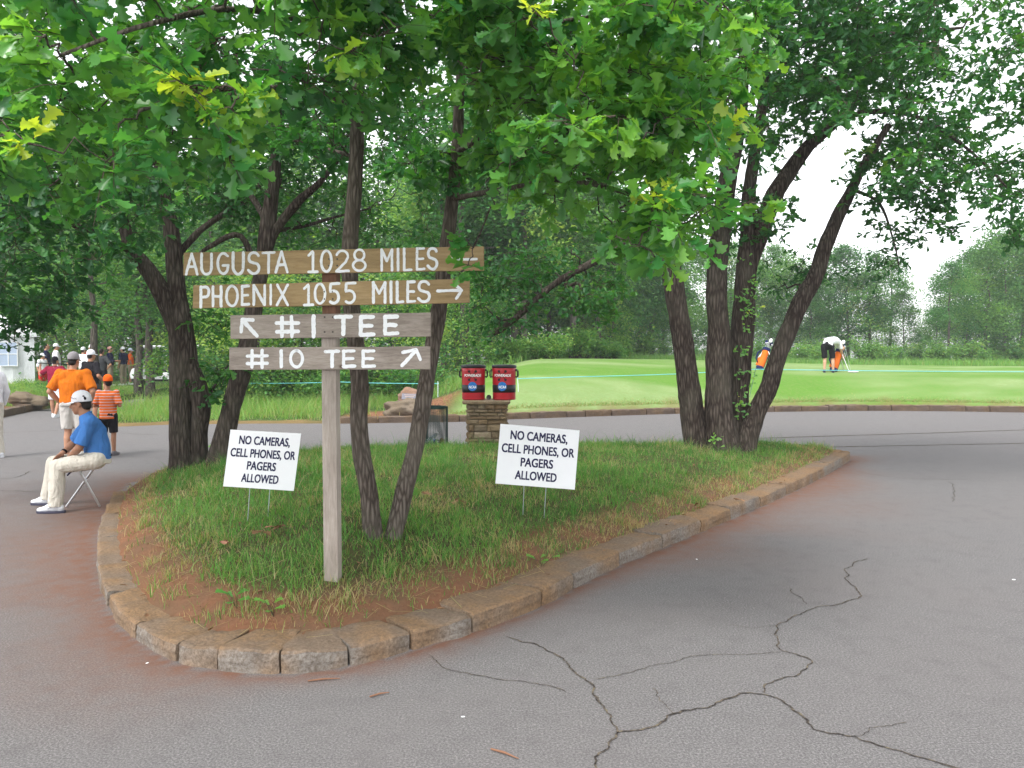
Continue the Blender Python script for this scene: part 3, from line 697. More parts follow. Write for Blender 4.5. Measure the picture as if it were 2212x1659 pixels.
c = m.ramp(m.attr('tint'), [(.0, (.05, .04, .03)), (.04, (.16, .11, .07)), (.22, (.13, .082, .042)), (.38, (.22, .16, .09)), (.55, (.105, .088, .07)), (.7, (.25, .195, .13)), (.82, (.16, .088, .045)), (.92, (.30, .25, .18))])
c = m.mix(m.ramp(n1, [(.35, 0.0), (.75, .75)]), c, (.10, .075, .05)); c = m.mix(m.math('MULTIPLY', n2, .4), c, (.35, .26, .16)); m.col(c); m.set(.95, .1); m.bump(m.math('ADD', n1, n2), .7, .01)
me.materials.append(m.mat); link('stonework', me, pil)
mb = MB(); vs = []; n = 10; CW = .70
pts = []
for s in range(4):
    for i in range(n):
        q = Matrix.Rotation(s * math.pi / 2, 3, 'Z') @ Vector((-CW / 2 + CW * i / n, -CW / 2, 0)); pts.append(q)
for zz, k in ((H, .96), (H + .015, 1.0), (H + .042, 1.0), (H + CAPT, .97)):
    for q in pts: vs.append(Vector((q.x * k, q.y * k, zz)) + Vector((noise.noise(q * 9 + Vector((0, 0, zz * 20))), noise.noise(q * 9 + Vector((5, 0, zz * 20))), 0)) * .016)
k = len(pts); mb.add(vs, [(i * k + j, i * k + (j + 1) % k, (i + 1) * k + (j + 1) % k, (i + 1) * k + j) for i in range(3) for j in range(k)] + [tuple(reversed(range(k))), tuple(range(3 * k, 4 * k))])
mb.build('cap_stone', stone_mat('pillar_cap', (.33, .26, .18), (.27, .20, .13), (.33, .23, .13)), pil)
RED = plain('red_plastic', (.42, .008, .018), .35, .5, 0, .05); BLK = plain('black_plastic', (.012, .012, .014), .45, .4, 0, .1)
WHT = plain('white_print', (.85, .85, .86), .5, .3, 0, .02); BLUE = plain('blue_badge', (.012, .16, .50), .4, .4, 0, .25, 25); GREYP = plain('dark_print', (.03, .012, .014), .5, .3)
def cooler(u, rz, label):
    c0 = W(u, 856, PD - .02); Rm = .178; HT = .53
    t = thing('drink_cooler', label, 'cooler', (c0.x, c0.y, PTOP), rz, 'drink coolers on the pillar')
    prof = [(.160, 0), (.168, .006)]
    for i in range(5):
        z = .012 + i * .019; prof += [(.169, z), (.1745, z + .004), (.1745, z + .012), (.169, z + .016)]
    prof += [(.171, .112), (.172, .16), (.178, .42), (.181, .475), (.176, .480)]
    mb = MB(); mb.smooth = True; mb.lathe(prof, 48); body = mb.build('body', RED, t); es = body.modifiers.new('es', 'EDGE_SPLIT'); es.split_angle = R(50)
    rad = lambda z: float(np.interp(z, [.112, .16, .42, .475], [.171, .172, .178, .181]))
    mb = MB(); mb.smooth = True; mb.lathe([(rad(.112) - .004, .110), (rad(.112) + .0022, .111), (rad(.22) + .0022, .226), (rad(.22) - .004, .227)], 48); mb.build('band', BLK, t)
    mb = MB(); mb.smooth = True; mb.lathe([(.183, .476), (.187, .480), (.187, .512), (.178, .522), (.12, .527), (.05, .530), (.001, .530)], 48); o = mb.build('lid', BLK, t); es = o.modifiers.new('es', 'EDGE_SPLIT'); es.split_angle = R(50)
    for s in (-1, 1):
        mb = MB(); x = s * .176; mb.box((x + s * .008, 0, .445), (.03, .07, .03)); mb.box((x + s * .008, 0, .345), (.02, .06, .02))
        mb.tube([(x + s * .014, -.05, .445), (x + s * .03, -.055, .43), (x + s * .034, -.05, .36), (x + s * .02, -.045, .335), (x + s * .02, .045, .335), (x + s * .034, .05, .36), (x + s * .03, .055, .43), (x + s * .014, .05, .445)], .008, 8)
        mb.build('handle', BLK, t, bevel=.003)
    def wrap(x, z, off): a = x / .178; r = rad(z) + off; return Vector((r * math.sin(a), -r * math.cos(a), z))
    def disc(cx, cz, r, off, n=20):
        vs = [wrap(cx, cz, off)]; fs = []
        for j in range(1, 4):
            for i in range(n): vs.append(wrap(cx + r * j / 3 * math.cos(2 * math.pi * i / n), cz + r * j / 3 * math.sin(2 * math.pi * i / n), off))
        for i in range(n): fs.append((0, 1 + i, 1 + (i + 1) % n))
        for j in range(2):
            for i in range(n): fs.append((1 + j * n + i, 1 + (j + 1) * n + i, 1 + (j + 1) * n + (i + 1) % n, 1 + j * n + (i + 1) % n))
        return vs, fs
    def strip(x0, z0, x1, z1, wd, off):
        vs = []; q = Vector((-(z1 - z0), x1 - x0)).normalized() * wd / 2
        for i in range(7):
            f = i / 6; x, z = x0 + (x1 - x0) * f, z0 + (z1 - z0) * f; vs += [wrap(x + q.x, z + q.y, off), wrap(x - q.x, z - q.y, off)]
        return vs, [(2 * i, 2 * i + 1, 2 * i + 3, 2 * i + 2) for i in range(6)]
    mb = MB(); k = 0
    for sx in (-1, 1):
        for sz in (-1, 1): mb.add(*disc(sx * .050, .365 + sz * .062, .020, .0018))
        mb.add(*strip(-.05 * sx, .303, .05 * sx, .427, .009, .0012 + .0003 * sx))
    mb.build('emblem', GREYP, t)
    mb = MB(); v, f = text_mesh('POWERADE', .27, .040, .03); mb.add([wrap(x + y * .15, .349 + y, .0030 + .0002 * e) for x, y, e in v], f); mb.build('lettering', WHT, t)
    mb = MB(); mb.add(*disc(0, .205, .068, .0036, 28)); bd = mb.build('badge', BLUE, t)
    mb = MB(); v, f = text_mesh('NCAA', .115, .042, .03); mb.add([wrap(x + y * .22, .176 + y, .0048 + .0002 * e) for x, y, e in v], f); mb.build('lettering', WHT, bd)
    return t
cooler(1023, R(-3), 'red drink cooler on the stone pillar, the one nearer the grey tree stems')
cooler(1089, R(-9), 'red drink cooler on the stone pillar, the one beside the small ONLY notice')
c0 = W(1056, 849.5, PD - .1); mb = MB(); mb.smooth = True
Mx = Matrix.Rotation(R(90), 3, 'X'); mb.lathe([(.0, -.09), (.027, -.09), (.036, .0), (.038, .002), (.036, .004), (.033, .0), (.028, -.06), (.001, -.06)][1:], 20, Mx)
o = mb.build('paper_cup', plain('grey_cup', (.16, .15, .14), .6), None, loc=(c0.x, c0.y, PTOP + .039)); tag(o, 'small dark round cup lying on its side between the two red coolers', 'cup')

# ================================================================== wire mesh bin with rubbish
bp = W(933, 957, 12.15); BZ = his1(bp.x, bp.y)
if BZ < .12: BZ = .1
BG = plain('dark_green_coated_wire', (.008, .035, .030), .5, .4); BR = .235; BH = W(933, 877.5, 12.15).z - BZ
t = thing('mesh_bin', 'dark green wire mesh rubbish bin behind the trunk beside the stone pillar', 'bin', (bp.x, bp.y, BZ))
mb = MB()
for i in range(46):
    z = .02 + (BH - .05) * i / 45; r = BR * (1.04 - .06 * z / BH)
    mb.tube([(r * math.cos(a), r * math.sin(a), z) for a in np.linspace(0, 2 * math.pi, 25)], .0032, 3, False)
for k in range(20):
    a = 2 * math.pi * k / 20; mb.tube([(BR * 1.04 * math.cos(a), BR * 1.04 * math.sin(a), .0), (BR * .98 * math.cos(a), BR * .98 * math.sin(a), BH - .02)], .003, 4, False)
mb.build('wire_mesh', BG, t)
mb = MB(); mb.lathe([(BR * .975, BH - .035), (BR * 1.0, BH - .035), (BR * 1.0, BH), (BR * .97, BH), (BR * .97, BH - .034)], 32); mb.build('rim', BG, t)
mb = MB()
for a in (-.15, 2.0, 4.1): mb.box((BR * 1.02 * math.cos(a), BR * 1.02 * math.sin(a), BH / 2), (.02, .028, BH), Matrix.Rotation(a, 3, 'Z'))
mb.build('upright', BG, t)
m = NT('clear_bottle_plastic'); m.col((.75, .82, .86)); m.set(.15, .5); m.p.inputs['Transmission Weight'].default_value = .75; m.p.inputs['IOR'].default_value = 1.2; CLEAR = m.mat
for i, (dx, dy, dz, ax, lab) in enumerate([(-.06, -.08, .09, 70, 'clear plastic bottle lying lowest in the mesh bin'), (.05, -.10, .13, 110, 'clear plastic bottle lying across the rubbish in the mesh bin'), (.0, .05, .16, 50, 'clear plastic bottle propped at the back of the mesh bin')]):
    M = Matrix.Rotation(R(ax), 3, 'Y') @ Matrix.Rotation(R(30 * i), 3, 'Z'); q = Vector((bp.x + dx, bp.y + dy, BZ + dz + .06))
    e = thing('plastic_bottle', lab, 'bottle', q, group='bottles in the bin')
    mb = MB(); mb.smooth = True; mb.lathe([(.028, -.09), (.033, -.08), (.031, -.02), (.033, .03), (.026, .07), (.012, .095), (.012, .11)], 14, M); mb.build('body', CLEAR, e)
    mb = MB(); mb.lathe([(.014, .105), (.014, .122), (.001, .122)], 12, M); mb.build('cap', WHT if i else BLUE, e)
mb = MB(); mb.smooth = True; mb.lathe([(.03, -.05), (.04, .045), (.043, .05), (.039, .05), (.03, -.03), (.001, -.03)], 18, Matrix.Rotation(R(62), 3, 'X') @ Matrix.Rotation(R(20), 3, 'Y'))
tag(mb.build('paper_cup', plain('tan_card', (.45, .36, .25), .8), loc=(bp.x + .15, bp.y - .08, BZ + .17)), 'tan card cup lying on the rubbish in the mesh bin', 'cup')

# ================================================================== ropes and stakes
ROPE = plain('cyan_rope', (.16, .50, .52), .8, .1); STK = plain('green_stake', (.10, .17, .12), .6); STW = plain('white_stake', (.62, .72, .72), .6)
def rope(px, label, sag=.0):
    P = [W(u, v, d) for u, v, d in px]; pts = []
    for a, b in zip(P[:-1], P[1:]):
        n = 12; L = (b - a).length
        for i in range(n): f = i / n; pts.append(a.lerp(b, f) - Vector((0, 0, sag * L * 4 * f * (1 - f))))
    pts.append(P[-1]); org = pts[0].copy(); mb = MB(); mb.tube([p - org for p in pts], .011, 6); o = mb.build('rope', ROPE, loc=org); tag(o, label, 'rope')
rope([(1117, 818, 22.4), (1239, 814, 22.6), (1459, 808, 23.6), (1633, 797.5, 24.3), (2212, 803, 24.3), (2500, 806, 24.5)], 'pale blue rope strung on stakes across the mown lawn', .002)
rope([(540, 828, 24.6), (733, 825, 24.4), (948, 828.5, 24.0)], 'pale blue rope strung above the boulder with a plaque', .006)
def stake(u, vt, vb, d, mat, label, lean=0):
    a = W(u, vt - 3, d); b = W(u - lean, vb, d); zb = zg1(b.x, b.y) - .05; mb = MB(); b = Vector((b.x, b.y, zb)); mb.tube([Vector((0, 0, 0)), a - b], .011, 8); mb.ball(a - b, .014, 8, 6)
    tag(mb.build('stake', mat, loc=b), label, 'stake', 'rope stakes')
stake(1633, 797, 883, 24.3, STK, 'leaning dark green stake holding the rope near the four-stemmed oak', 15)
stake(1118, 818, 890, 22.5, STW, 'pale stake at the end of the rope behind the stone pillar', -2)
stake(946, 828, 869, 24.0, STW, 'pale stake at the end of the rope by the boulder with a plaque')

# ================================================================== boulders
ROCKP = stone_mat('pink_sandstone', (.30, .195, .145), (.21, .135, .098), (.28, .16, .10)); ROCKG = stone_mat('grey_brown_rock', (.20, .16, .12), (.13, .105, .08), (.17, .13, .085))
def boulder(name, label, c, size, mat, seed, rz=0):
    bm = bmesh.new(); bmesh.ops.create_icosphere(bm, subdivisions=4, radius=1)
    for vtx in bm.verts:
        p = vtx.co.copy(); n_ = noise.noise(p * 1.1 + Vector((seed, 0, 0))) * .42 + noise.noise(p * 2.6 + Vector((0, seed, 0))) * .18 + noise.noise(p * 7 + Vector((0, seed, 3))) * .07 + abs(noise.noise(p * 4 + Vector((3, seed, 3)))) * -.16
        q = p * (1 + n_); q.z = max(q.z, -.55); q.x = max(-.92, min(.95, q.x)); vtx.co = Vector((q.x * size[0] / 2, q.y * size[1] / 2, q.z * size[2] / 2))
    me = bpy.data.meshes.new(name); bm.to_mesh(me); bm.free(); me.materials.append(mat); me.polygons.foreach_set('use_smooth', [True] * len(me.polygons))
    o = link(name, me, loc=c); o.rotation_euler.z = rz; tag(o, label, 'boulder'); return o
c0 = W(880, 895, 20.9); boulder('boulder', 'large grey brown boulder in the mulch bed, under the boulder with the plaque', (c0.x, c0.y, .24), (1.30, 1.0, .62), ROCKG, 3)
c0 = W(893, 866, 21.5); pbld = boulder('boulder', 'pinkish boulder bearing a dark metal plaque, above the grey brown one', (c0.x, c0.y, c0.z), (.90, .7, .66), ROCKP, 12)
mb = MB(); Mt = Matrix.Rotation(R(-24), 3, 'X') @ Matrix.Rotation(R(3), 3, 'Y'); mb.box((-.06, -.33, .13), (.42, .02, .17), Mt); pl_ = mb.build('plaque', plain('bronze_plaque', (.10, .10, .12), .45, .5, .5), pbld, bevel=.004)
mb = MB()
for i in range(3):
    mb.box(Vector((-.06, -.33, .13)) + Mt @ Vector((0, -.0115, .045 - .045 * i)), (.30 - .05 * i, .003, .014), Mt)
mb.build('plaque_lines', plain('worn_plaque_letters', (.34, .24, .19), .5), pl_)
c0 = W(62, 868, 24.2); boulder('boulder', 'long low brown boulder on bare soil beside the path', (c0.x, c0.y, .30), (1.35, .8, .52), ROCKG, 21)

# ================================================================== white tent and golf carts, far left
t0 = W(75, 790, 34); tx1 = t0.x; tx0 = tx1 - 6; ty0 = 34; tz = zg1(tx1 - 1, 34) + .02
TENT = cloth('white_tent_vinyl', (.70, .71, .74), .35)
t = thing('tent', 'white marquee with a clear window panel beyond the path, behind hanging oak leaves', 'tent', (tx1 - (3 * math.cos(R(31)) + 3 * math.sin(R(31))), ty0 - (3 * math.sin(R(31)) - 3 * math.cos(R(31))), tz), R(31))
mb = MB(); nx_ = 30; vs = []; fs = []
for i in range(nx_ + 1):
    for j in range(9):
        x = -3 + 6 * i / nx_; z = 2.3 * j / 8; y = -3 + .05 * math.sin(x * 5 + j * .2) * (1 - j / 8 * .6) + .02 * math.sin(x * 17); vs.append((x, y, z))
fs = [(i * 9 + j, (i + 1) * 9 + j, (i + 1) * 9 + j + 1, i * 9 + j + 1) for i in range(nx_) for j in range(8)]
mb.add(vs, fs); mb.add([(3, -2.97, 0), (3, 3, 0), (3, 3, 2.3), (3, -2.97, 2.3)], [(0, 1, 2, 3)]); mb.add([(-3, -2.97, 0), (-3, 3, 0), (-3, 3, 2.3), (-3, -2.97, 2.3)], [(3, 2, 1, 0)]); mb.add([(-3, 3, 0), (3, 3, 0), (3, 3, 2.3), (-3, 3, 2.3)], [(3, 2, 1, 0)])
mb.build('wall', TENT, t)
mb = MB(); mb.add([(-3.1, -3.1, 2.3), (3.1, -3.1, 2.3), (3.1, 3.1, 2.3), (-3.1, 3.1, 2.3), (0, 0, 4.0), (-3.1, -3.1, 2.08), (3.1, -3.1, 2.08), (3.1, 3.1, 2.08), (-3.1, 3.1, 2.08)], [(0, 1, 4), (1, 2, 4), (2, 3, 4), (3, 0, 4), (0, 5, 6, 1), (1, 6, 7, 2), (2, 7, 8, 3), (3, 8, 5, 0)]); mb.build('roof', TENT, t)
mb = MB(); mb.box((2.05, -3.09, 1.35), (.62, .02, 1.0)); wn = mb.build('window', plain('clear_vinyl_pane', (.42, .50, .66), .2, .5), t)
mb = MB()
for dx in (-.33, 0, .33): mb.box((2.05 + dx, -3.105, 1.35), (.03, .02, 1.05))
for dz in (-.5, 0, .5): mb.box((2.05, -3.104, 1.35 + dz), (.66, .016, .03))
mb.build('window_bar', WHT, wn)
CARTW = plain('cart_white', (.72, .72, .74), .35, .5); CARTD = plain('cart_dark', (.012, .012, .013), .6)
def cart(u, d, rz, label):
    p = W(u, 850, d); z = zg1(p.x, d); t = thing('golf_cart', label, 'golf cart', (p.x, d, z), rz, 'parked golf carts'); 
    mb = MB(); mb.box((0, 0, 1.76), (1.75, 1.1, .07)); mb.box((0, 0, 1.70), (1.6, 1.0, .05)); mb.build('roof', CARTW, t, bevel=.03)
    mb = MB()
    for x, x2 in ((-.72, -.62), (.70, .62)):
        for y in (-.48, .48): mb.tube([(x, y, .75), (x2, y, 1.7)], .022, 6)
    mb.build('roof_frame', CARTD, t)
    mb = MB(); n = [(-1.15, .35), (-1.2, .55), (-1.1, .78), (-.75, .92), (-.72, .40), (.15, .36), (.2, .62), (.95, .66), (1.15, .80), (1.2, .55), (1.15, .32)]
    vs = [(x, y, z) for y in (-.55, .55) for x, z in n]; k = len(n); mb.add(vs, [tuple(range(k)), tuple(reversed(range(k, 2 * k)))] + [(i, i + k, (i + 1) % k + k, (i + 1) % k) for i in range(k)]); mb.build('body', CARTW, t, bevel=.02)
    mb = MB(); mb.box((.42, 0, .72), (.55, 1.0, .14)); mb.box((.68, 0, .98), (.12, 1.0, .45), Matrix.Rotation(R(10), 3, 'Y')); mb.build('seat', CARTD, t, bevel=.04)
    mb = MB(); mb.box((-.1, 0, .3), (2.1, .9, .12)); mb.build('chassis', CARTD, t)
    mb = MB(); mb.tube([(-.62, .25, .85), (-.35, .25, 1.02)], .02, 6); mb.tube([(-.35 + .05 * math.cos(a), .25 + .17 * math.cos(a + 1.57), 1.02 + .16 * math.sin(a + 1.57) * .8) for a in np.linspace(0, 6.28, 13)], .014, 5); mb.build('steering_wheel', CARTD, t)
    for x in (-.82, .80):
        for y in (-.5, .5):
            mb = MB(); mb.lathe([(.12, -.09), (.22, -.09), (.235, -.05), (.235, .05), (.22, .09), (.12, .09)], 20, Matrix.Rotation(R(90), 3, 'X'), (x, y, .23)); wl = mb.build('wheel', CARTD, t)
            mb = MB(); mb.lathe([(.001, -.06), (.12, -.07), (.12, .07), (.001, .06)], 14, Matrix.Rotation(R(90), 3, 'X'), (x, y, .23)); mb.build('rim', CARTW, wl)
cart(352, 35, R(4), 'white golf cart with dark seat parked behind the pale twin trunks')
cart(470, 40, R(-8), 'pale golf cart half hidden by leaves behind the forked oak')
# ================================================================== trees
def leaf_shape(kind):
    """blade of unit length along +y; two folded halves. returns verts (n,3), list of face index arrays"""
    if kind == 'oak':
        half = [(.012, 0), (.035, .10), (.10, .17), (.15, .26), (.10, .36), (.13, .44), (.27, .52), (.255, .60), (.16, .64), (.22, .74), (.36, .83), (.30, .91), (.17, .92), (.13, 1.0)]
        mid = [.0, .36, .64, .97]
    elif kind == 'mid':
        half = [(.02, 0), (.13, .25), (.11, .4), (.27, .55), (.17, .66), (.33, .84), (.14, .98)]; mid = [0, .66, .95]
    else:
        half = [(.22, .3), (.30, .72)]; mid = [0, 1.0]
    n = len(half); vs = []
    for s in (-1, 1):
        for x, y in half: vs.append((s * x, y, .30 * x - .28 * (y - .35) ** 2))
    for y in mid: vs.append((0, y, -.28 * (y - .35) ** 2))
    m0 = 2 * n; k = len(mid)
    fl = list(range(m0, m0 + k)) + list(range(n - 1, -1, -1)); fr = list(range(m0 + k - 1, m0 - 1, -1)) + [n + i for i in range(n)]
    return np.array(vs), [np.array([fl]), np.array([fr])]
LEAVES = {k: leaf_shape(k) for k in ('oak', 'mid', 'far')}
def leaves_mesh(name, kind, pos, dirs, ups, size, tint, mat):
    V, F = LEAVES[kind]; N = len(pos); n = len(V)
    y = dirs / (np.linalg.norm(dirs, axis=1)[:, None] + 1e-9); z = ups - y * (ups * y).sum(1)[:, None]; z /= np.linalg.norm(z, axis=1)[:, None] + 1e-9; x = np.cross(y, z)
    P = pos[:, None, :] + size[:, None, None] * (V[None, :, 0, None] * x[:, None] + V[None, :, 1, None] * y[:, None] + V[None, :, 2, None] * z[:, None])
    off = (np.arange(N) * n)[:, None]
    faces = [f[0][None, :] + off for f in F]
    return np_mesh(name, P.reshape(-1, 3), faces, mat, face_attrs={'tint': np.concatenate([tint] * len(F))})
def rnd_unit(n): v = RNG.normal(size=(n, 3)); return v / np.linalg.norm(v, axis=1)[:, None]

BARK = bark_mat('oak_bark', (.042, .032, .027), (.125, .102, .087), 1.0, .03)
BARKL = bark_mat('young_oak_bark', (.078, .062, .052), (.20, .168, .144), 1.5, .02)
BARKP = bark_mat('grey_bark', (.07, .06, .05), (.19, .165, .14), .8, .03)
TWIG = plain('twig_bark', (.075, .06, .045), .9, .1)
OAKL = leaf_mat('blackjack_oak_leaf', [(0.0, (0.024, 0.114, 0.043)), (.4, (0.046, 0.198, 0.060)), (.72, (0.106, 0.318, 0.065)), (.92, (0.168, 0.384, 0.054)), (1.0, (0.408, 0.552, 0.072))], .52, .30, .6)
OAKD = leaf_mat('dark_oak_leaf', [(0.0, (0.020, 0.094, 0.033)), (.5, (0.045, 0.175, 0.045)), (.85, (0.106, 0.275, 0.050)), (1.0, (0.225, 0.375, 0.062))], .48, .42, .35)  # slightly darker leaf green for the three oaks farther back
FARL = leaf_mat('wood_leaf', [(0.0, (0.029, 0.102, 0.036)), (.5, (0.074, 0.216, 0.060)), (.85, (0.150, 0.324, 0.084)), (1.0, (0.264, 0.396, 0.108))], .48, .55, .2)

class Tree:
    """stems given by hand, then boughs grown to each leaf cluster"""
    def __init__(s, seed): s.nodes = []; s.rad = []; s.rr = random.Random(seed); s.br = MB(); s.br.smooth = True; s.pos, s.dir, s.up, s.sz, s.tint = [], [], [], [], []; s.tw = MB()
    def add_nodes(s, pts, rads):
        for p, r in zip(pts, rads): s.nodes.append(Vector(p)); s.rad.append(r)
    def grow(s, c, r0=None, tip=.005, seg=6, nsides=6, sag=.06):
        N = np.array([n[:] for n in s.nodes]); dz = N - np.array(c[:]); d = np.linalg.norm(dz, axis=1) + .45 * np.maximum(dz[:, 2], 0); i = int(np.argmin(d))
        a = s.nodes[i]; L = (c - a).length
        if L < .05: return
        r = min(s.rad[i] * .62, .012 + .016 * L) if r0 is None else r0
        pts, rad = [], []
        for k in range(seg + 1):
            f = k / seg; p = a.lerp(c, f); jit = L * .07 * math.sin(math.pi * f)
            p = p + Vector((s.rr.gauss(0, 1), s.rr.gauss(0, 1), s.rr.gauss(0, 1))) * jit + Vector((0, 0, sag * L * math.sin(math.pi * f)))
            pts.append(p); rad.append(r + (max(tip, r * .25) - r) * f)
        s.br.tube(pts, rad, nsides if r > .02 else 4, False)
        for p, q in list(zip(pts, rad))[2:]: s.nodes.append(p); s.rad.append(q)
    def leaf_cluster(s, c, n_tw, L, per, size, tint, droop=.15, flat=.55, tw_r=.0022, up_bias=.8):
        rr = s.rr
        for _ in range(n_tw):
            d = Vector((rr.gauss(0, 1), rr.gauss(0, 1), rr.gauss(0, flat) - droop)).normalized(); l = L * rr.uniform(.55, 1.1)
            a = c + Vector((rr.gauss(0, 1), rr.gauss(0, 1), rr.gauss(0, 1))) * L * .10
            P = [a, a + d * l * .5 + Vector((0, 0, .03 * l)), a + d * l + Vector((0, 0, -droop * .4 * l))]
            if tw_r: s.tw.tube(P, [tw_r * 1.5, tw_r, tw_r * .6], 3, False)
            t0 = tint + rr.gauss(0, .07)
            for k in range(per):
                f = min(1, .25 + .75 * (k + rr.random()) / per) if k < per * .6 else 1.0
                p = P[0].lerp(P[1], f * 2) if f < .5 else P[1].lerp(P[2], f * 2 - 1)
                ld = (d * .55 + Vector((rr.gauss(0, .62), rr.gauss(0, .62), rr.gauss(-.14, .42)))).normalized()
                u = Vector((rr.gauss(0, .55), rr.gauss(0, .55), up_bias))
                s.pos.append(p[:]); s.dir.append(ld[:]); s.up.append(u[:]); s.sz.append(size * rr.uniform(.6, 1.15)); s.tint.append(min(t0 + rr.gauss(0, .10), max(tint, .90)))
    def finish(s, t, kind, lmat, bmat, base, crown='crown'):
        b = Vector(base)
        if s.br.v:
            o = s.br.build('boughs', bmat, t); o.location = -b
        if s.tw.v: o = s.tw.build('twigs', TWIG, t); o.location = -b
        me = leaves_mesh(crown, kind, np.array(s.pos), np.array(s.dir), np.array(s.up), np.array(s.sz), np.clip(np.array(s.tint), 0, 1), lmat)
        o = link(crown, me, t); o.location = -b; return o
def stem(tree, t, name, px, mat, base, n=14, wob=.12, ring=6, flare=0):
    """px: (u, v, depth, width in photo pixels)"""
    C = catmull([np.array([*W(u, v, d), .5 * w_ / PPM(d)]) for u, v, d, w_ in px], ring)
    pts = [Vector(c[:3]) for c in C]; rad = [float(c[3]) for c in C]
    if flare: rad = [r * (1 + flare * math.exp(-i / 2.2)) for i, r in enumerate(rad)]
    mb = MB(); mb.smooth = True; a = None; vs = []; NS = n * 2
    # finer rings so that the ridged bark shows in the outline
    P2, R2 = [], []
    for i in range(len(pts) - 1):
        k = max(1, int((pts[i + 1] - pts[i]).length / .05))
        for j in range(k): P2.append(pts[i].lerp(pts[i + 1], j / k)); R2.append(rad[i] + (rad[i + 1] - rad[i]) * j / k)
    P2.append(pts[-1]); R2.append(rad[-1])
    mb.tube(P2, R2, NS, True)
    for i, p in enumerate(mb.v):
        q = Vector(p); c = P2[min(i // NS, len(P2) - 1)]; r = R2[min(i // NS, len(P2) - 1)]
        f = wob * (noise.noise(Vector((q.x * 22, q.y * 22, q.z * 5))) * .7 + noise.noise(Vector((q.x * 5, q.y * 5, q.z * 2.2))) * .9)
        mb.v[i] = tuple(c + (q - c) * (1 + f))
    o = mb.build(name, mat, t); o.location = -Vector(base)
    tree.add_nodes(pts[len(pts) // 3:], rad[len(pts) // 3:]); return o

def inpoly(u, v, poly):
    ins = False; n = len(poly)
    for i in range(n):
        (ax, ay), (bx, by) = poly[i], poly[(i + 1) % n]
        if (ay > v) != (by > v) and u < (bx - ax) * (v - ay) / (by - ay) + ax: ins = not ins
    return ins
def px_of(p):
    q = Vector(p) - Vector((0, 0, CAMH)); y = q.y * math.cos(PITCH) - q.z * math.sin(PITCH); z = q.y * math.sin(PITCH) + q.z * math.cos(PITCH)
    return CX + FD * q.x / y, CY - FD * z / y

# ---------------------------------------------------------------- 1. young twin-stemmed oak behind the sign post
ga = onisl(828, 1160); dA = ga.y
tA = thing('oak_tree', 'young oak with two slender grey stems just behind the painted sign post', 'tree', ga)
A = Tree(11)
stem(A, tA, 'trunk', [(806, 1185, dA, 46), (806, 1150, dA, 44), (796, 1060, dA, 40), (781, 985, dA, 39), (775, 900, dA, 37), (777, 830, dA, 38), (768, 740, dA, 36), (758, 640, dA, 35), (756, 545, dA, 35), (764, 430, dA, 32), (770, 330, dA, 30), (772, 240, dA - .05, 27), (778, 100, dA - .1, 22), (782, -60, dA - .2, 18), (775, -320, dA - .3, 12), (765, -560, dA - .3, 6)], BARKL, ga, flare=.4)
stem(A, tA, 'trunk', [(846, 1180, dA + .02, 44), (852, 1145, dA + .05, 40), (873, 1060, dA + .1, 38), (894, 980, dA + .15, 36), (909, 900, dA + .2, 35), (926, 800, dA + .25, 35), (941, 715, dA + .3, 35), (953, 640, dA + .3, 33), (961, 560, dA + .3, 32), (975, 450, dA + .3, 29), (987, 320, dA + .3, 25), (992, 210, dA + .3, 21), (1000, 60, dA + .2, 17), (1015, -150, dA + .1, 12), (1030, -420, dA, 6)], BARKL, ga, flare=.4)
def limb(T, px, r0, r1, mb_sides=8):
    P = [W(*p) for p in px]; C = catmull(P, 5); P = [Vector(c) for c in C]; n = len(P); rad = [r0 + (r1 - r0) * i / (n - 1) for i in range(n)]
    T.br.tube(P, rad, mb_sides, True, .25); T.add_nodes(P[1:], rad[1:])
limb(A, [(986, 330, dA + .3), (1030, 300, dA), (1062, 250, dA - .4), (1150, 215, dA - 1.0), (1300, 180, dA - 1.5)], .022, .010)
limb(A, [(975, 430, dA + .3), (1080, 410, dA - .3), (1220, 390, dA - .8), (1360, 420, dA - 1.2), (1450, 470, dA - 1.4)], .022, .008)
limb(A, [(772, 250, dA), (700, 200, dA - .5), (560, 190, dA - 1.2), (420, 200, dA - 1.9), (300, 240, dA - 2.2)], .020, .008)
limb(A, [(776, 120, dA - .1), (690, 60, dA - .8), (520, 20, dA - 1.7), (330, 50, dA - 2.3), (130, 120, dA - 2.5)], .020, .008)
limb(A, [(770, 340, dA), (700, 320, dA + .5), (600, 300, dA + .6), (480, 320, dA + .5)], .015, .006)
limb(A, [(995, 160, dA + .3), (1080, 90, dA - .4), (1250, 40, dA - 1.2), (1480, 30, dA - 1.7)], .020, .008)
# clusters: (polygon in the photo, depth range, how many, leaf size, tint)
def scatter(T, poly, d0, d1, n, size, tint, n_tw, L, per, keep=(), minsep=0, **kw):
    xs = [p[0] for p in poly]; ys = [p[1] for p in poly]; out = []; tries = 0
    while len(out) < n and tries < n * 60:
        tries += 1; u = T.rr.uniform(min(xs), max(xs)); v = T.rr.uniform(min(ys), max(ys))
        if not inpoly(u, v, poly) or any(inpoly(u, v, k) for k in keep): continue
        out.append(W(u, v, T.rr.uniform(d0, d1)))
    for c in out: T._todo.append((c, size, tint, n_tw, L, per, kw))
def run(T, root):
    root = Vector(root); T._todo.sort(key=lambda q: min((q[0] - n).length for n in T.nodes[::3]))
    for c, size, tint, n_tw, L, per, kw in T._todo:
        T.grow(c); T.leaf_cluster(c, n_tw, L, per, size, tint + T.rr.gauss(0, .08), **kw)
A._todo = []
near_l = [(-250, -250), (720, -250), (860, 0), (850, 150), (760, 215), (600, 215), (555, 300), (450, 330), (330, 360), (150, 400), (40, 470), (-250, 470)]
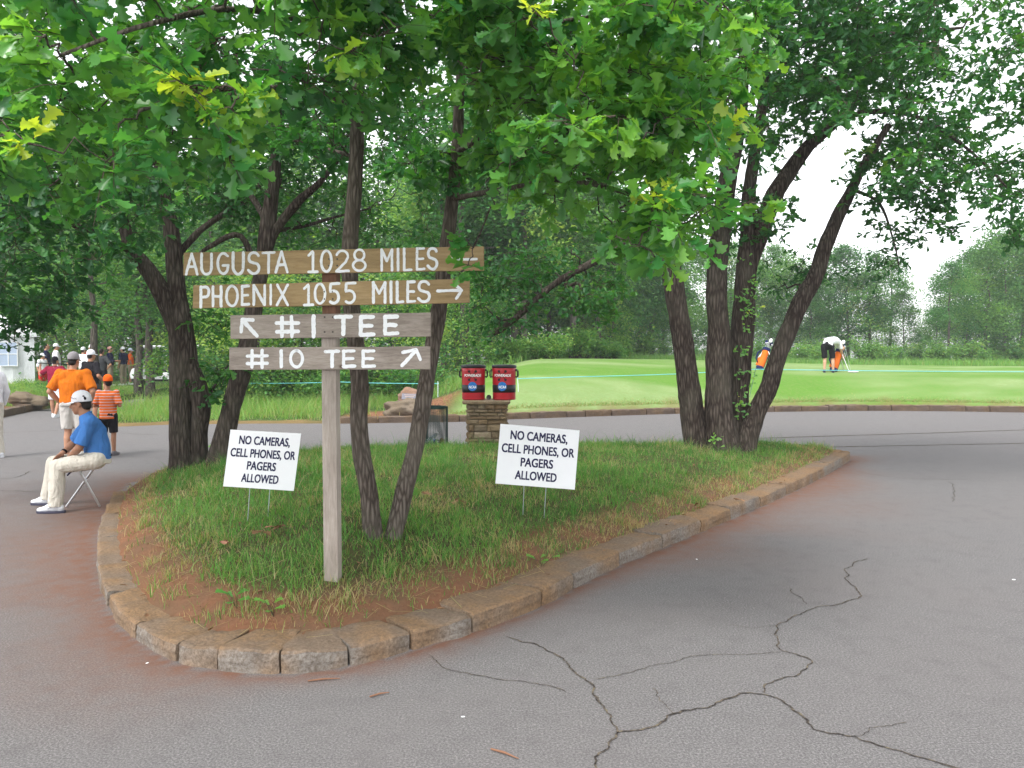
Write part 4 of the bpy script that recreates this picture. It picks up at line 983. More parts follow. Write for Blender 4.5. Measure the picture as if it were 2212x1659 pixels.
near_r = [(1000, -200), (1640, -200), (1640, 60), (1620, 200), (1540, 260), (1480, 330), (1530, 420), (1480, 520), (1430, 560), (1340, 525), (1260, 470), (1180, 420), (1110, 380), (1060, 330), (960, 330), (900, 290), (1000, 370), (1060, 250), (1000, 120)]
top = [(500, -350), (1100, -350), (1050, 60), (980, 110), (840, 80), (700, 90)]
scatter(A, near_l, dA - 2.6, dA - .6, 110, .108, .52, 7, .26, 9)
scatter(A, near_r, dA - 2.0, dA - .2, 130, .108, .62, 7, .24, 9)  # raised tint puts the skylight these leaves catch into their colour
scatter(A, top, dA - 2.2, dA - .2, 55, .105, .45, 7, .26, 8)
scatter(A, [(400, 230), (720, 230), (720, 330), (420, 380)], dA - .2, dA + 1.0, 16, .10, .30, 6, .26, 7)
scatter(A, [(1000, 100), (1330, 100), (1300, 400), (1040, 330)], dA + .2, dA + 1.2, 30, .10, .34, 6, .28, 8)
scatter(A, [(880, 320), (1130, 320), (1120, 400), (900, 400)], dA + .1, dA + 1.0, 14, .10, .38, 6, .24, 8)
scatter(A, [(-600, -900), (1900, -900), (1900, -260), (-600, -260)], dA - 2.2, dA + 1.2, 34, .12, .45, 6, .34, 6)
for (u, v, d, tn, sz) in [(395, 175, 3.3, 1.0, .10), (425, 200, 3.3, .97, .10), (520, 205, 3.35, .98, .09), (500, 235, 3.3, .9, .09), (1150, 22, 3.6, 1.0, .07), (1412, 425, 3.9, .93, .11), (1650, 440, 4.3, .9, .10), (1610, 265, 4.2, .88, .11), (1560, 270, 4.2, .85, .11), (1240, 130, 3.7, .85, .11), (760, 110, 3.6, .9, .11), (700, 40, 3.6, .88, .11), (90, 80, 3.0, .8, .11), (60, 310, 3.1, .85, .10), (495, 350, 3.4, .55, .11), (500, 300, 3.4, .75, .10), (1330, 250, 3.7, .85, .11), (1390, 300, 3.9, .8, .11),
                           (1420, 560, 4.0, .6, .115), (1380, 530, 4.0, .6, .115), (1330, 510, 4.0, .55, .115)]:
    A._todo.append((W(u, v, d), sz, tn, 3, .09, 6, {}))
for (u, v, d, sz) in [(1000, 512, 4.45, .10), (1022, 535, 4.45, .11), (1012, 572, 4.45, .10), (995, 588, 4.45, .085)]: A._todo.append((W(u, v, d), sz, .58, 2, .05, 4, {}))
run(A, ga)
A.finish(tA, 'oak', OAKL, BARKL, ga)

# ---------------------------------------------------------------- 2. dark forked oak at the left end of the island
gb = onisl(405, 1006); dB = gb.y
tB = thing('oak_tree', 'dark forked oak with two thick trunks near the boy in orange', 'tree', gb)
B = Tree(22)
stem(B, tB, 'trunk', [(393, 1030, dB, 62), (393, 1000, dB, 55), (391, 930, dB, 49), (392, 850, dB, 50), (396, 780, dB, 55), (390, 720, dB, 54), (384, 650, dB, 42), (378, 580, dB, 35), (368, 490, dB, 32), (352, 410, dB, 27), (342, 320, dB, 22), (335, 200, dB, 17), (330, 50, dB, 10)], BARK, gb, flare=.5)
stem(B, tB, 'trunk', [(432, 1030, dB + .05, 48), (430, 990, dB + .05, 40), (430, 930, dB + .03, 37), (434, 880, dB, 39), (428, 840, dB, 40), (412, 800, dB, 40), (400, 765, dB, 35)], BARK, gb, flare=.3)
stem(B, tB, 'trunk', [(392, 740, dB, 40), (374, 690, dB - .05, 41), (348, 630, dB - .1, 40), (318, 580, dB - .15, 34), (288, 545, dB - .2, 31), (272, 500, dB - .2, 25), (255, 430, dB - .3, 18), (225, 350, dB - .5, 11)], BARK, gb)
limb(B, [(378, 560, dB), (430, 500, dB + .3), (500, 450, dB + .5), (560, 400, dB + .7)], .05, .02)
limb(B, [(290, 545, dB - .2), (200, 500, dB - .8), (90, 470, dB - 1.3), (-60, 470, dB - 1.6)], .045, .015)
limb(B, [(352, 410, dB), (250, 320, dB - .7), (120, 260, dB - 1.2)], .04, .015)
limb(B, [(345, 340, dB), (450, 260, dB), (600, 200, dB - .2)], .04, .015)
limb(B, [(448, 860, dB + .2), (475, 815, dB + .4), (500, 780, dB + .5)], .022, .008)
B._todo = []
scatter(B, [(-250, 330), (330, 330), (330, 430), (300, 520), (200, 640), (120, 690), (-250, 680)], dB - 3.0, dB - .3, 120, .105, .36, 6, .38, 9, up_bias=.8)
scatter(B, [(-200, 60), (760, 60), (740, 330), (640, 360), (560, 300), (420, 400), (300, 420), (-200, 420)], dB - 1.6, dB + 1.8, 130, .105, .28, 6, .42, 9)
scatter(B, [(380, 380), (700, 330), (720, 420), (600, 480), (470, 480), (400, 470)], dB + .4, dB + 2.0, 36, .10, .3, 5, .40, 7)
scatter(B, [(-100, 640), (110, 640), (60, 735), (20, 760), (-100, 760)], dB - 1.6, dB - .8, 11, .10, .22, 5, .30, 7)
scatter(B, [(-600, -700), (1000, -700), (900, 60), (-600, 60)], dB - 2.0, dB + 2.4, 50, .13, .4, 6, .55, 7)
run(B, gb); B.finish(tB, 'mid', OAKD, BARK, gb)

# ---------------------------------------------------------------- 3. leaning oak next to it
gc = onisl(476, 1000); dC = gc.y
tC = thing('oak_tree', 'dark leaning oak rising behind the notice nearer the left trunks', 'tree', gc)
C_ = Tree(33)
stem(C_, tC, 'trunk', [(468, 1025, dC, 63), (474, 995, dC, 54), (488, 930, dC, 43), (502, 870, dC, 41), (520, 810, dC, 40), (533, 760, dC, 39), (544, 690, dC, 36), (558, 620, dC, 32), (570, 560, dC, 32), (577, 500, dC, 34), (586, 430, dC, 29), (595, 350, dC, 23), (600, 240, dC, 18), (604, 90, dC, 11)], BARK, gc, flare=.5)
limb(C_, [(572, 545, dC), (600, 490, dC), (650, 430, dC - .1), (690, 395, dC - .2), (740, 330, dC - .2)], .07, .03)
limb(C_, [(560, 610, dC), (520, 510, dC - .2), (450, 535, dC - .4), (420, 560, dC - .5)], .045, .015)
limb(C_, [(577, 480, dC), (540, 420, dC + .3), (500, 380, dC + .5), (470, 350, dC + .5)], .045, .015)
limb(C_, [(575, 500, dC), (650, 490, dC + .3), (720, 470, dC + .6), (800, 450, dC + .8)], .03, .012)
C_._todo = []
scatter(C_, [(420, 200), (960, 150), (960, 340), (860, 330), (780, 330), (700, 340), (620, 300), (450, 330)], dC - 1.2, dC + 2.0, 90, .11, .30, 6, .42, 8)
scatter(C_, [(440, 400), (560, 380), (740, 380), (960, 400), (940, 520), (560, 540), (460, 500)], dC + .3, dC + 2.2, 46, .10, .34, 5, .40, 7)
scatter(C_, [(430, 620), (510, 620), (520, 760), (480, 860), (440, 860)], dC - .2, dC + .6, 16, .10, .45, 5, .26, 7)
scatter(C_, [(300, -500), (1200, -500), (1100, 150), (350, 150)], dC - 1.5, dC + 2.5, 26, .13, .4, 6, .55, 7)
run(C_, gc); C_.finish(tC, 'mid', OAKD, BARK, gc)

# ---------------------------------------------------------------- 4. four-stemmed oak at the tip of the island
gd = onisl(1550, 966); dD = gd.y
tD = thing('oak_tree', 'big dark oak with four diverging trunks near the pointed tip of the island', 'tree', gd)
D_ = Tree(44)
stem(D_, tD, 'trunk', [(1512, 990, dD, 69), (1506, 965, dD, 56), (1497, 900, dD, 50), (1487, 830, dD, 48), (1476, 750, dD, 46), (1464, 670, dD, 44), (1452, 590, dD, 42), (1440, 500, dD - .05, 38), (1425, 420, dD - .1, 34), (1405, 320, dD - .2, 29), (1380, 180, dD - .3, 22), (1350, 0, dD - .4, 14)], BARK, gd, flare=.45)
stem(D_, tD, 'trunk', [(1560, 990, dD - .1, 90), (1559, 960, dD - .1, 72), (1552, 890, dD - .1, 59), (1552, 800, dD - .08, 54), (1553, 720, dD - .06, 48), (1548, 640, dD - .05, 44), (1550, 560, dD, 44), (1560, 480, dD, 41), (1570, 400, dD, 39), (1588, 310, dD, 34), (1600, 220, dD, 30), (1610, 80, dD, 20), (1620, -100, dD, 11)], BARK, gd, flare=.45)
stem(D_, tD, 'trunk', [(1592, 980, dD + .2, 52), (1592, 930, dD + .2, 46), (1596, 850, dD + .2, 45), (1601, 760, dD + .2, 48), (1607, 680, dD + .2, 47), (1611, 600, dD + .2, 43), (1614, 520, dD + .2, 34), (1618, 420, dD + .2, 28), (1630, 330, dD + .2, 24), (1645, 240, dD + .2, 21), (1660, 120, dD + .2, 14)], BARK, gd)
stem(D_, tD, 'trunk', [(1608, 620, dD + .22, 35), (1622, 560, dD + .25, 37), (1646, 490, dD + .3, 39), (1674, 420, dD + .35, 37), (1708, 366, dD + .4, 33), (1740, 322, dD + .4, 28), (1768, 296, dD + .4, 25), (1815, 255, dD + .4, 19), (1870, 190, dD + .4, 13)], BARK, gd)
stem(D_, tD, 'trunk', [(1604, 990, dD + .05, 56), (1610, 962, dD + .05, 49), (1634, 890, dD + .05, 41), (1660, 838, dD, 38), (1679, 778, dD, 37), (1703, 716, dD, 37), (1726, 660, dD, 36), (1762, 597, dD, 33), (1784, 530, dD, 31), (1810, 468, dD, 28), (1832, 425, dD, 23), (1870, 350, dD, 18), (1920, 270, dD, 13)], BARK, gd, flare=.35)
limb(D_, [(1640, 260, dD + .2), (1700, 130, dD), (1752, 84, dD - .2), (1850, 76, dD - .3), (1945, 72, dD - .4), (2080, 60, dD - .5)], .05, .02)
limb(D_, [(1815, 255, dD + .4), (1900, 240, dD + .2), (2000, 260, dD), (2100, 330, dD - .1), (2190, 420, dD - .2)], .045, .012)
limb(D_, [(1845, 410, dD), (1900, 440, dD - .2), (1930, 520, dD - .3), (1945, 590, dD - .4)], .025, .008)
limb(D_, [(1425, 420, dD - .1), (1380, 470, dD - .6), (1330, 540, dD - .9), (1270, 572, dD - 1.1), (1200, 612, dD - 1.2), (1150, 655, dD - 1.3), (1110, 690, dD - 1.35), (1082, 712, dD - 1.4), (1064, 722, dD - 1.4)], .060, .030)
limb(D_, [(1228, 595, dD - 1.15), (1222, 620, dD - 1.2), (1250, 612, dD - 1.3), (1255, 640, dD - 1.3)], .028, .012)
limb(D_, [(1110, 690, dD - 1.35), (1082, 690, dD - 1.5), (1055, 670, dD - 1.6)], .02, .01)
D_._todo = []
sky1 = [(1690, 470), (1700, 420), (1760, 330), (1830, 345), (1900, 320), (1850, 400), (1800, 480), (1740, 560), (1690, 600), (1660, 560)]
sky2 = [(1880, 430), (1960, 400), (2090, 440), (2300, 500), (2300, 700), (1990, 700), (1960, 520), (1900, 600), (1780, 640), (1820, 520)]
gaps = [sky1, sky2]
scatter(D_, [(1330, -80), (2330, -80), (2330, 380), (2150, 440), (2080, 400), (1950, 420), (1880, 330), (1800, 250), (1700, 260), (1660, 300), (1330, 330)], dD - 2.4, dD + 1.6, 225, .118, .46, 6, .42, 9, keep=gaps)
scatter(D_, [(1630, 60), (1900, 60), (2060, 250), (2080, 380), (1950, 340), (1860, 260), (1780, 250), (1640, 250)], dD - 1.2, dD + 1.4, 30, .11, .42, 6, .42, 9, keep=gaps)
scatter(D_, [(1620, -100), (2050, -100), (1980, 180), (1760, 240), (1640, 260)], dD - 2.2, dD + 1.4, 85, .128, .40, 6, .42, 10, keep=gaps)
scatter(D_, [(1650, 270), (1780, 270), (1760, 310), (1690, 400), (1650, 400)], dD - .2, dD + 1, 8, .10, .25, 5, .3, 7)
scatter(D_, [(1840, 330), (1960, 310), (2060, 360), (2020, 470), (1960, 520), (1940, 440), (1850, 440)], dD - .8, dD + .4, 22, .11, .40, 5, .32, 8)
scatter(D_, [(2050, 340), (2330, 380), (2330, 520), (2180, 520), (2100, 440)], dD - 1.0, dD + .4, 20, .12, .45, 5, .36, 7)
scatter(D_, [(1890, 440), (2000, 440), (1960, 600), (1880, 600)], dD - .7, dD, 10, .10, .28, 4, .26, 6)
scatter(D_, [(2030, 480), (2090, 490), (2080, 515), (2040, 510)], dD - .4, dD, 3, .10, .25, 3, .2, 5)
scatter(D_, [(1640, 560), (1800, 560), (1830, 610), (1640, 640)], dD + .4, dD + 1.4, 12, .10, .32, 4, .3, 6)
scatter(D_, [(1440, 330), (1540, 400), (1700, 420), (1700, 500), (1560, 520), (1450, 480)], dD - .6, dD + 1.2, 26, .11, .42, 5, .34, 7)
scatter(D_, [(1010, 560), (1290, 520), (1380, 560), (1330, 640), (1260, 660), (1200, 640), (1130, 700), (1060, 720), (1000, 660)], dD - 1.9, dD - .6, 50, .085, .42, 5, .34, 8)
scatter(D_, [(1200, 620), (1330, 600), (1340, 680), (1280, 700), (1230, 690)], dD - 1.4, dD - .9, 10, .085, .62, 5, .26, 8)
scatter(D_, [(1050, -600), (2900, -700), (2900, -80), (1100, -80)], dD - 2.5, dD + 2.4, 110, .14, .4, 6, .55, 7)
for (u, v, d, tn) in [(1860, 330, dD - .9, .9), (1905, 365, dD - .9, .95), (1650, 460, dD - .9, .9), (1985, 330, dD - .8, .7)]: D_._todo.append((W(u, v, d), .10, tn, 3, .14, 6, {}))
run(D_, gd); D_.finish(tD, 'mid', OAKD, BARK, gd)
# creeper on the third trunk
I_ = Tree(5)
for k in range(60):
    v = random.uniform(560, 905); u = np.interp(v, [560, 600, 680, 760, 850, 905], [1624, 1612, 1606, 1600, 1596, 1594]) + random.gauss(6, 13)
    if noise.noise(Vector((v * .02, 3, 0))) < -.12: continue
    p = W(u, v, dD + .2 - .20 + abs(u - 1603) / 1500)
    for _ in range(3):
        I_.pos.append(p + Vector((random.gauss(0, .03), random.gauss(-.01, .015), random.gauss(0, .03)))); I_.dir.append((random.gauss(0, 1), random.gauss(-.6, .3), random.gauss(-.3, .7))); I_.up.append((0, -1, .6)); I_.sz.append(random.uniform(.04, .08)); I_.tint.append(random.gauss(.68, .12))
for k in range(14): p = W(1546 + random.gauss(0, 8), 948 + random.gauss(0, 10), dD - .42); I_.pos.append(p[:]); I_.dir.append((random.gauss(0, 1), -.5, random.gauss(.2, .5))); I_.up.append((0, -.7, .7)); I_.sz.append(.06); I_.tint.append(.8)
o = link('creeper', leaves_mesh('creeper', 'mid', np.array([p[:] for p in I_.pos]), np.array(I_.dir), np.array(I_.up), np.array(I_.sz), np.clip(I_.tint, 0, 1), OAKL))
tag(o, 'bright green creeper climbing the third trunk of the four-stemmed oak', 'creeper')
# ================================================================== the woods
def wood_tree(seed, H, cr, base, nleaf, size, lmat, bmat, ncl=46, trunk_r=.13, tint=.42, lean=.0, kind='far'):
    """one tree of the woods, standing at the origin: trunk, boughs, crown of separate leaf clumps with gaps"""
    T = Tree(seed); rr = T.rr; t = bpy.data.objects.new('tree', None); COL.objects.link(t)
    P = [Vector((lean * H * f * f + rr.gauss(0, .05) * f * 3, rr.gauss(0, .05) * f * 3, H * .9 * f - .15 * (1 - f))) for f in [i / 8 for i in range(9)]]
    rad = [trunk_r * (1.25 if i == 0 else 1) * (1 - .85 * i / 8) for i in range(9)]
    mb = MB(); mb.smooth = True; mb.tube(P, rad, 10, True, .25); mb.build('trunk', bmat, t)
    T.add_nodes(P[2:], rad[2:])
    cls = []
    for i in range(ncl):
        f = rr.random(); z = base * H + (1 - base) * H * f; prof = math.sin(math.pi * min(1, .18 + .82 * f)) ** .6 * (1.05 - .35 * f)
        a = rr.uniform(0, 6.283); r = cr * prof * math.sqrt(rr.uniform(.12, 1)); ax = P[min(8, int(f * 8))]
        cls.append(Vector((ax.x + r * math.cos(a), ax.y + r * math.sin(a), z + rr.gauss(0, .2))))
    cls.sort(key=lambda c: c.xy.length)
    per = nleaf // ncl
    pos, dr, up, sz, tn = [], [], [], [], []
    for c in cls:
        T.grow(c, sag=.08, tip=.008, seg=4)
        n = max(8, int(per * rr.uniform(.5, 1.5))); s_ = cr * rr.uniform(.15, .30)
        q = RNG.normal(size=(n, 3)) * np.array([s_, s_, s_ * .55]); q[:, 2] -= .25 * (q[:, 0] ** 2 + q[:, 1] ** 2) / s_
        pos.append(q + np.array(c[:])); d = RNG.normal(size=(n, 3)) * np.array([1, 1, .5]) + np.array([0, 0, -.25]); dr.append(d)
        up.append(RNG.normal(size=(n, 3)) * .5 + np.array([0, 0, .8])); sz.append(RNG.uniform(.6, 1.2, n) * size); tn.append(np.clip(rr.gauss(tint, .24) + RNG.normal(0, .07, n), 0, 1))
    T.br.build('boughs', bmat, t)
    link('crown', leaves_mesh('crown', kind, np.concatenate(pos), np.concatenate(dr), np.concatenate(up), np.concatenate(sz), np.concatenate(tn), lmat), t)
    t['H'] = H; return t
PROTO = [wood_tree(101, 10, 2.7, .20, 9000, .19, FARL, BARKP), wood_tree(102, 10, 2.3, .28, 8000, .18, FARL, BARKP, 42, .15), wood_tree(103, 10, 3.1, .16, 10000, .19, FARL, BARKP, 54), wood_tree(104, 10, 2.0, .40, 6500, .18, FARL, BARKP, 34, .18),
         wood_tree(105, 10, 2.5, .34, 8000, .17, FARL, BARKP, 44, .15, .5), wood_tree(106, 5, 1.9, .12, 7000, .12, FARL, BARKP, 40, .06, .66)]
used_proto = set()
def put_tree(v, u, d, H, label, group, z=None, cat='tree', name='tree'):
    P = PROTO[v]; x = W(u, 770, d).x; H0 = P['H']
    if v in used_proto: t = copy_tree(P)
    else: t = P; used_proto.add(v)
    t.name = name; k = H / H0; zz = zg1(x, d) - .05 if z is None else z
    t.location = (x, d, zz); t.rotation_euler.z = random.uniform(0, 6.283); t.scale = (k * random.uniform(.9, 1.15), k * random.uniform(.9, 1.15), k)
    tag(t, label, cat, group)
    if 'H' in t: t['H'] = H0
    return t
rr = random.Random(77)
for u, tv in [(1290, 540), (1335, 555), (1385, 545), (1432, 555), (1478, 540), (1530, 555), (1580, 550), (1625, 558), (1665, 553), (1705, 576), (1750, 588), (1790, 570), (1832, 548), (1880, 566), (1922, 578), (1952, 620), (1984, 715), (2020, 655), (2048, 584), (2088, 556), (2128, 546), (2168, 518), (2206, 501), (2252, 504), (2300, 516), (2360, 526)]:
    d = rr.uniform(62, 72) - (6 if u > 2010 else 0); H = (.30 + (770 - tv) / PPM(d)) * (1.12 if u not in (1952, 1984, 2020) else 1)
    lab = 'pale green tree of the wood beyond the lawn, in the row right of the golfer' if u > 2010 else ('small tree in the gap of the wood beyond the lawn' if u == 1984 else 'pale green tree in the wooded row behind the golfer and the golf bags')
    put_tree(rr.choice([0, 1, 2, 4]), u, d, H, lab, None if u == 1984 else ('trees of the taller clump beyond the lawn' if u > 2010 else 'trees in the row beyond the lawn'))
for i in range(20):
    u = 1250 + i * 58 + rr.uniform(-15, 15)
    if 1940 < u < 2030: continue
    d = rr.uniform(80, 92); H = .2 + (770 - rr.uniform(610, 650) + (50 if u > 2030 else 0)) / PPM(d)
    put_tree(rr.choice([0, 2, 2]), u, d, H, 'tree of the back row filling the wood beyond the lawn', 'back row trees beyond the lawn')
for u, d in [(958, 36), (985, 40), (1003, 34), (1030, 43), (1060, 37), (1088, 46), (1112, 38), (1132, 34), (1158, 41), (1186, 48), (1238, 39), (1262, 47), (1292, 43), (1325, 52), (1360, 56), (1405, 60)]:
    put_tree(rr.choice([3, 3, 1, 4]), u, d, rr.uniform(9.0, 12.0), 'bare-trunked tree at the wood edge behind the red coolers', 'tall trees behind the coolers')
for i in range(16):
    put_tree(rr.choice([0, 2]), 930 + i * 32, rr.uniform(54, 66), rr.uniform(9, 12), 'dense tree deeper in the wood behind the red coolers', 'deep trees behind the coolers')
for i in range(21):
    u = -260 + i * 60 + rr.uniform(-18, 18); d = rr.uniform(40, 50)
    put_tree(rr.choice([0, 1, 2, 4]), u, d, rr.uniform(9.5, 12.5), 'leafy tree in the dark wood behind the people on the path', 'trees behind the people')
for i in range(14):
    u = -300 + i * 95 + rr.uniform(-25, 25); d = rr.uniform(56, 66)
    put_tree(2, u, d, rr.uniform(11, 14), 'tree deep in the dark wood behind the people on the path', 'deep trees behind the people')
put_tree(4, 206, 25.5, 9.0, 'dark-trunked tree standing just behind the boy and the man in orange', None)
put_tree(3, 299, 31, 9.5, 'pale grey trunk beside the golf cart, nearer the dark trees', None)
put_tree(3, 323, 30.5, 9.0, 'pale grey trunk directly in front of the golf cart roof', None)
for u, d, H, lab in [(130, 36, 5.5, 'bright drooping small tree behind the two golfers by the tent'), (262, 46, 6.4, 'bright yellow-green small tree above the boy in the orange cap'), (365, 46, 6.5, 'light green small tree behind the forked oak trunk'), (470, 27, 5.0, 'light green small tree between the forked oak and the leaning oak'), (560, 25.5, 4.8, 'light green small tree behind the first letters of the lower boards'),
                     (655, 27, 5.2, 'light green small tree behind the post of the direction sign'), (845, 28, 5.0, 'small leafy tree above the boulder with the plaque'), (1010, 31, 4.6, 'small leafy tree at the wood edge behind the nearer cooler'), (1300, 44, 4.8, 'bright leafy small tree at the lawn edge left of the four-stemmed oak')]:
    put_tree(5, u, d, H, lab, None, name='small_tree')
# ------------------------------------------------------------------ bushes
def bush_proto(seed, n, size, tint, hgt=1.0):
    T = Tree(seed); r_ = T.rr; t = bpy.data.objects.new('bush', None); COL.objects.link(t); mb = MB(); mb.smooth = True
    pos, dr = [], []
    for k in range(26):
        a = r_.uniform(0, 6.283); d = Vector((math.cos(a) * r_.uniform(.15, .8), math.sin(a) * r_.uniform(.15, .8), hgt * r_.uniform(.45, 1.0))); b = Vector((d.x * .15, d.y * .15, -.05))
        mid = b.lerp(d, .55) + Vector((0, 0, .12)); mb.tube([b, mid, d], [.009, .006, .003], 4, False)
        m_ = n // 26
        f = RNG.uniform(.2, 1.05, m_)[:, None]; B, M_, D = [np.array(q[:]) for q in (b, mid, d)]
        q = B * (1 - f) ** 2 + 2 * M_ * f * (1 - f) + D * f * f + RNG.normal(size=(m_, 3)) * np.array([.10, .10, .07]); q[:, 2] = np.maximum(q[:, 2], .02)
        pos.append(q); dr.append(RNG.normal(size=(m_, 3)) * np.array([.8, .8, .5]) + (D - B) * .5)
    mb.build('stems', TWIG, t); N = sum(len(p) for p in pos)
    link('foliage', leaves_mesh('foliage', 'far', np.concatenate(pos), np.concatenate(dr), RNG.normal(size=(N, 3)) * .5 + np.array([0, 0, .8]), RNG.uniform(.6, 1.2, N) * size, np.clip(RNG.normal(tint, .16, N), 0, 1), FARL), t)
    return t
BP = [bush_proto(201, 1500, .10, .72), bush_proto(202, 1300, .09, .62), bush_proto(203, 1700, .08, .84, .8), bush_proto(204, 1100, .13, .66, 1.2)]
bused = set()
def put_bush(v, x, y, k, label, group):
    P = BP[v]
    if v in bused: t = copy_tree(P)
    else: t = P; bused.add(v)
    t.location = (x, y, zg1(x, y) - .02); t.rotation_euler.z = random.uniform(0, 6.28); t.scale = (k * random.uniform(.9, 1.4), k * random.uniform(.9, 1.3), k * random.uniform(.8, 1.15)); tag(t, label, 'bush', group)
for i in range(34):                                        # verge behind the direction sign
    u = rr.uniform(470, 930); y = rr.uniform(24.8, 29.5); x = W(u, 800, y).x
    if u > 745 and y < 25: y += 2
    put_bush(rr.choice([0, 1, 1, 3]), x, y, rr.uniform(.8, 1.35), 'leafy green bush on the wild verge behind the sign post and boulders', 'bushes on the verge')
for i in range(20):
    u = rr.uniform(20, 470); y = rr.uniform(25.5, 30); x = W(u, 800, y).x
    if PATHX[0] - .8 < x < PATHX[1] + .5: x += 4.2
    put_bush(rr.choice([0, 2, 3]), x, y, rr.uniform(.55, .95) if u > 410 else rr.uniform(.3, .5), 'green bush on the verge around the people on the path', 'bushes by the path')
for i in range(12):
    u = rr.uniform(-30, 100); y = rr.uniform(26, 29.5); put_bush(rr.choice([0, 2]), W(u, 800, y).x, y, rr.uniform(.45, .65), 'low green bush in front of the white tent', 'bushes by the tent')
for i in range(16):
    u = rr.uniform(1080, 1330); y = rr.uniform(31, 34) + max(0, u - 1180) * .05; put_bush(rr.choice([0, 1, 2, 3]), W(u, 800, y).x, y, rr.uniform(.7, 1.2), 'bright bush in the undergrowth behind the red coolers', 'undergrowth bushes')
for i in range(40):
    u = 1290 + i * 27 + rr.uniform(-12, 12); y = rr.uniform(54, 61); put_bush(rr.choice([0, 1, 3]), W(u, 800, y).x, y, rr.uniform(.7, 1.7), 'bush along the foot of the wood beyond the lawn', 'bushes beyond the lawn')

# ================================================================== grass
def blades(name, x, y, z, h, w_, lean, tint, mat):
    n = len(x); a = RNG.uniform(0, 6.283, n); b = RNG.uniform(0, 6.283, n); dx, dy = np.cos(a), np.sin(a)
    lx, ly = np.cos(b) * lean * h, np.sin(b) * lean * h; Z = z - .01
    V = np.zeros((n, 5, 3), np.float32)
    for i, (s, f, q) in enumerate([(-1, 0, 1), (1, 0, 1), (-1, .55, .8), (1, .55, .8), (0, 1, 0)]):
        V[:, i, 0] = x + s * dx * w_ * q / 2 + lx * f * f; V[:, i, 1] = y + s * dy * w_ * q / 2 + ly * f * f; V[:, i, 2] = Z + h * f * (1 - .28 * lean * f)
    off = (np.arange(n) * 5)[:, None]
    return np_mesh(name, V.reshape(-1, 3), [np.array([[0, 1, 3, 2]]) + off, np.array([[2, 3, 4]]) + off], mat, face_attrs={'tint': np.concatenate([tint, tint])})
GRM = leaf_mat('grass_blade', [(0.0, (.035, .135, .026)), (.4, (.080, .240, .045)), (.7, (.17, .33, .075)), (.8, (.27, .28, .12)), (1.0, (.42, .33, .19))], .35, .55, .25)
def nz(x, y, s, o=0): return np.array([noise.noise(Vector((a * s, b * s, o))) for a, b in zip(x, y)])
N = 480000
x = RNG.uniform(bb[0][0], bb[1][0], N); y = RNG.uniform(bb[0][1], bb[1][1], N); d, ins = dist_poly(x, y, INN)
k = ins & (d > .02) & ((y < 9) | (RNG.random(N) < .8)); x, y, d = x[k], y[k], d[k]
n1 = nz(x, y, 1.3); n2 = nz(x, y, 4.5, 7)
bare = np.interp(x, [-4.5, -2.6, -1.4, -.3, .8, 2, 5], [.26, .18, .09, .04, -.2, -.3, -.3])     # red soil shows along the bend
dens = sstep(bare - .15, bare + .30, d + .22 * n2 + .10 * n1) * (.72 + .5 * n2 + .25 * n1)
dens = np.maximum(dens, .05)
k = RNG.random(len(x)) < np.clip(dens, 0, 1); x, y, d, n1, n2 = x[k], y[k], d[k], n1[k], n2[k]
z = hisl(x, y); h = np.clip(RNG.gamma(4, .0195, len(x)) * (.85 + .6 * np.maximum(n2, -.3) + .25 * n1), .025, .30) * np.interp(d, [0, .4], [.8, 1.0])
tuft = (n2 > .33); h = np.where(tuft, h * 1.3, h)
tint = np.clip(RNG.normal(.40, .13, len(x)) + .16 * n1 - .14 * (nz(x, y, .8, 55) > .12), 0, .74)
dryp = np.clip(.19 + .34 * (d < .35) + .24 * (nz(x, y, 2.1, 21) > .18) + .30 * (nz(x, y, 1.1, 33) > .24), 0, 1); dm = RNG.random(len(x)) < dryp; tint = np.where(dm, RNG.uniform(.76, 1.0, len(x)), tint); h = np.where(dm, h * .75, h)
o = link('grass', blades('grass', x, y, z, h, RNG.uniform(.0025, .0062, len(x)), RNG.uniform(.15, 1.0, len(x)), tint, GRM)); tag(o, 'green grass with dry stalks covering the island round the trees', 'grass', kind='stuff')
# dry straw lying on the bare soil and over the kerb
N = 4200; x = RNG.uniform(bb[0][0], 3.5, N); y = RNG.uniform(bb[0][1], bb[1][1], N); d, ins = dist_poly(x, y, NP_OUT); k = ins & (d > .18) & (d < .95) & (RNG.random(N) < .9); x, y = x[k], y[k]; n = len(x)
a = RNG.uniform(0, 6.283, n); L = RNG.uniform(.05, .22, n); z = np.maximum(hisl(x, y), .11) + .012
V = np.zeros((n, 4, 3), np.float32); rz_ = .025 * RNG.random(n); wv = RNG.uniform(.0010, .0023, n)
for i, (f, s) in enumerate([(-.5, -1), (-.5, 1), (.5, 1), (.5, -1)]): V[:, i, 0] = x + np.cos(a) * L * f - np.sin(a) * wv * s; V[:, i, 1] = y + np.sin(a) * L * f + np.cos(a) * wv * s; V[:, i, 2] = z + (rz_ if f > 0 else 0)
tag(link('straw', np_mesh('straw', V.reshape(-1, 3), [np.array([[0, 1, 2, 3]]) + (np.arange(n) * 4)[:, None]], GRM, face_attrs={'tint': RNG.uniform(.78, 1, n)})), 'dry straw scattered over the bare red soil by the kerb', 'straw', kind='stuff')
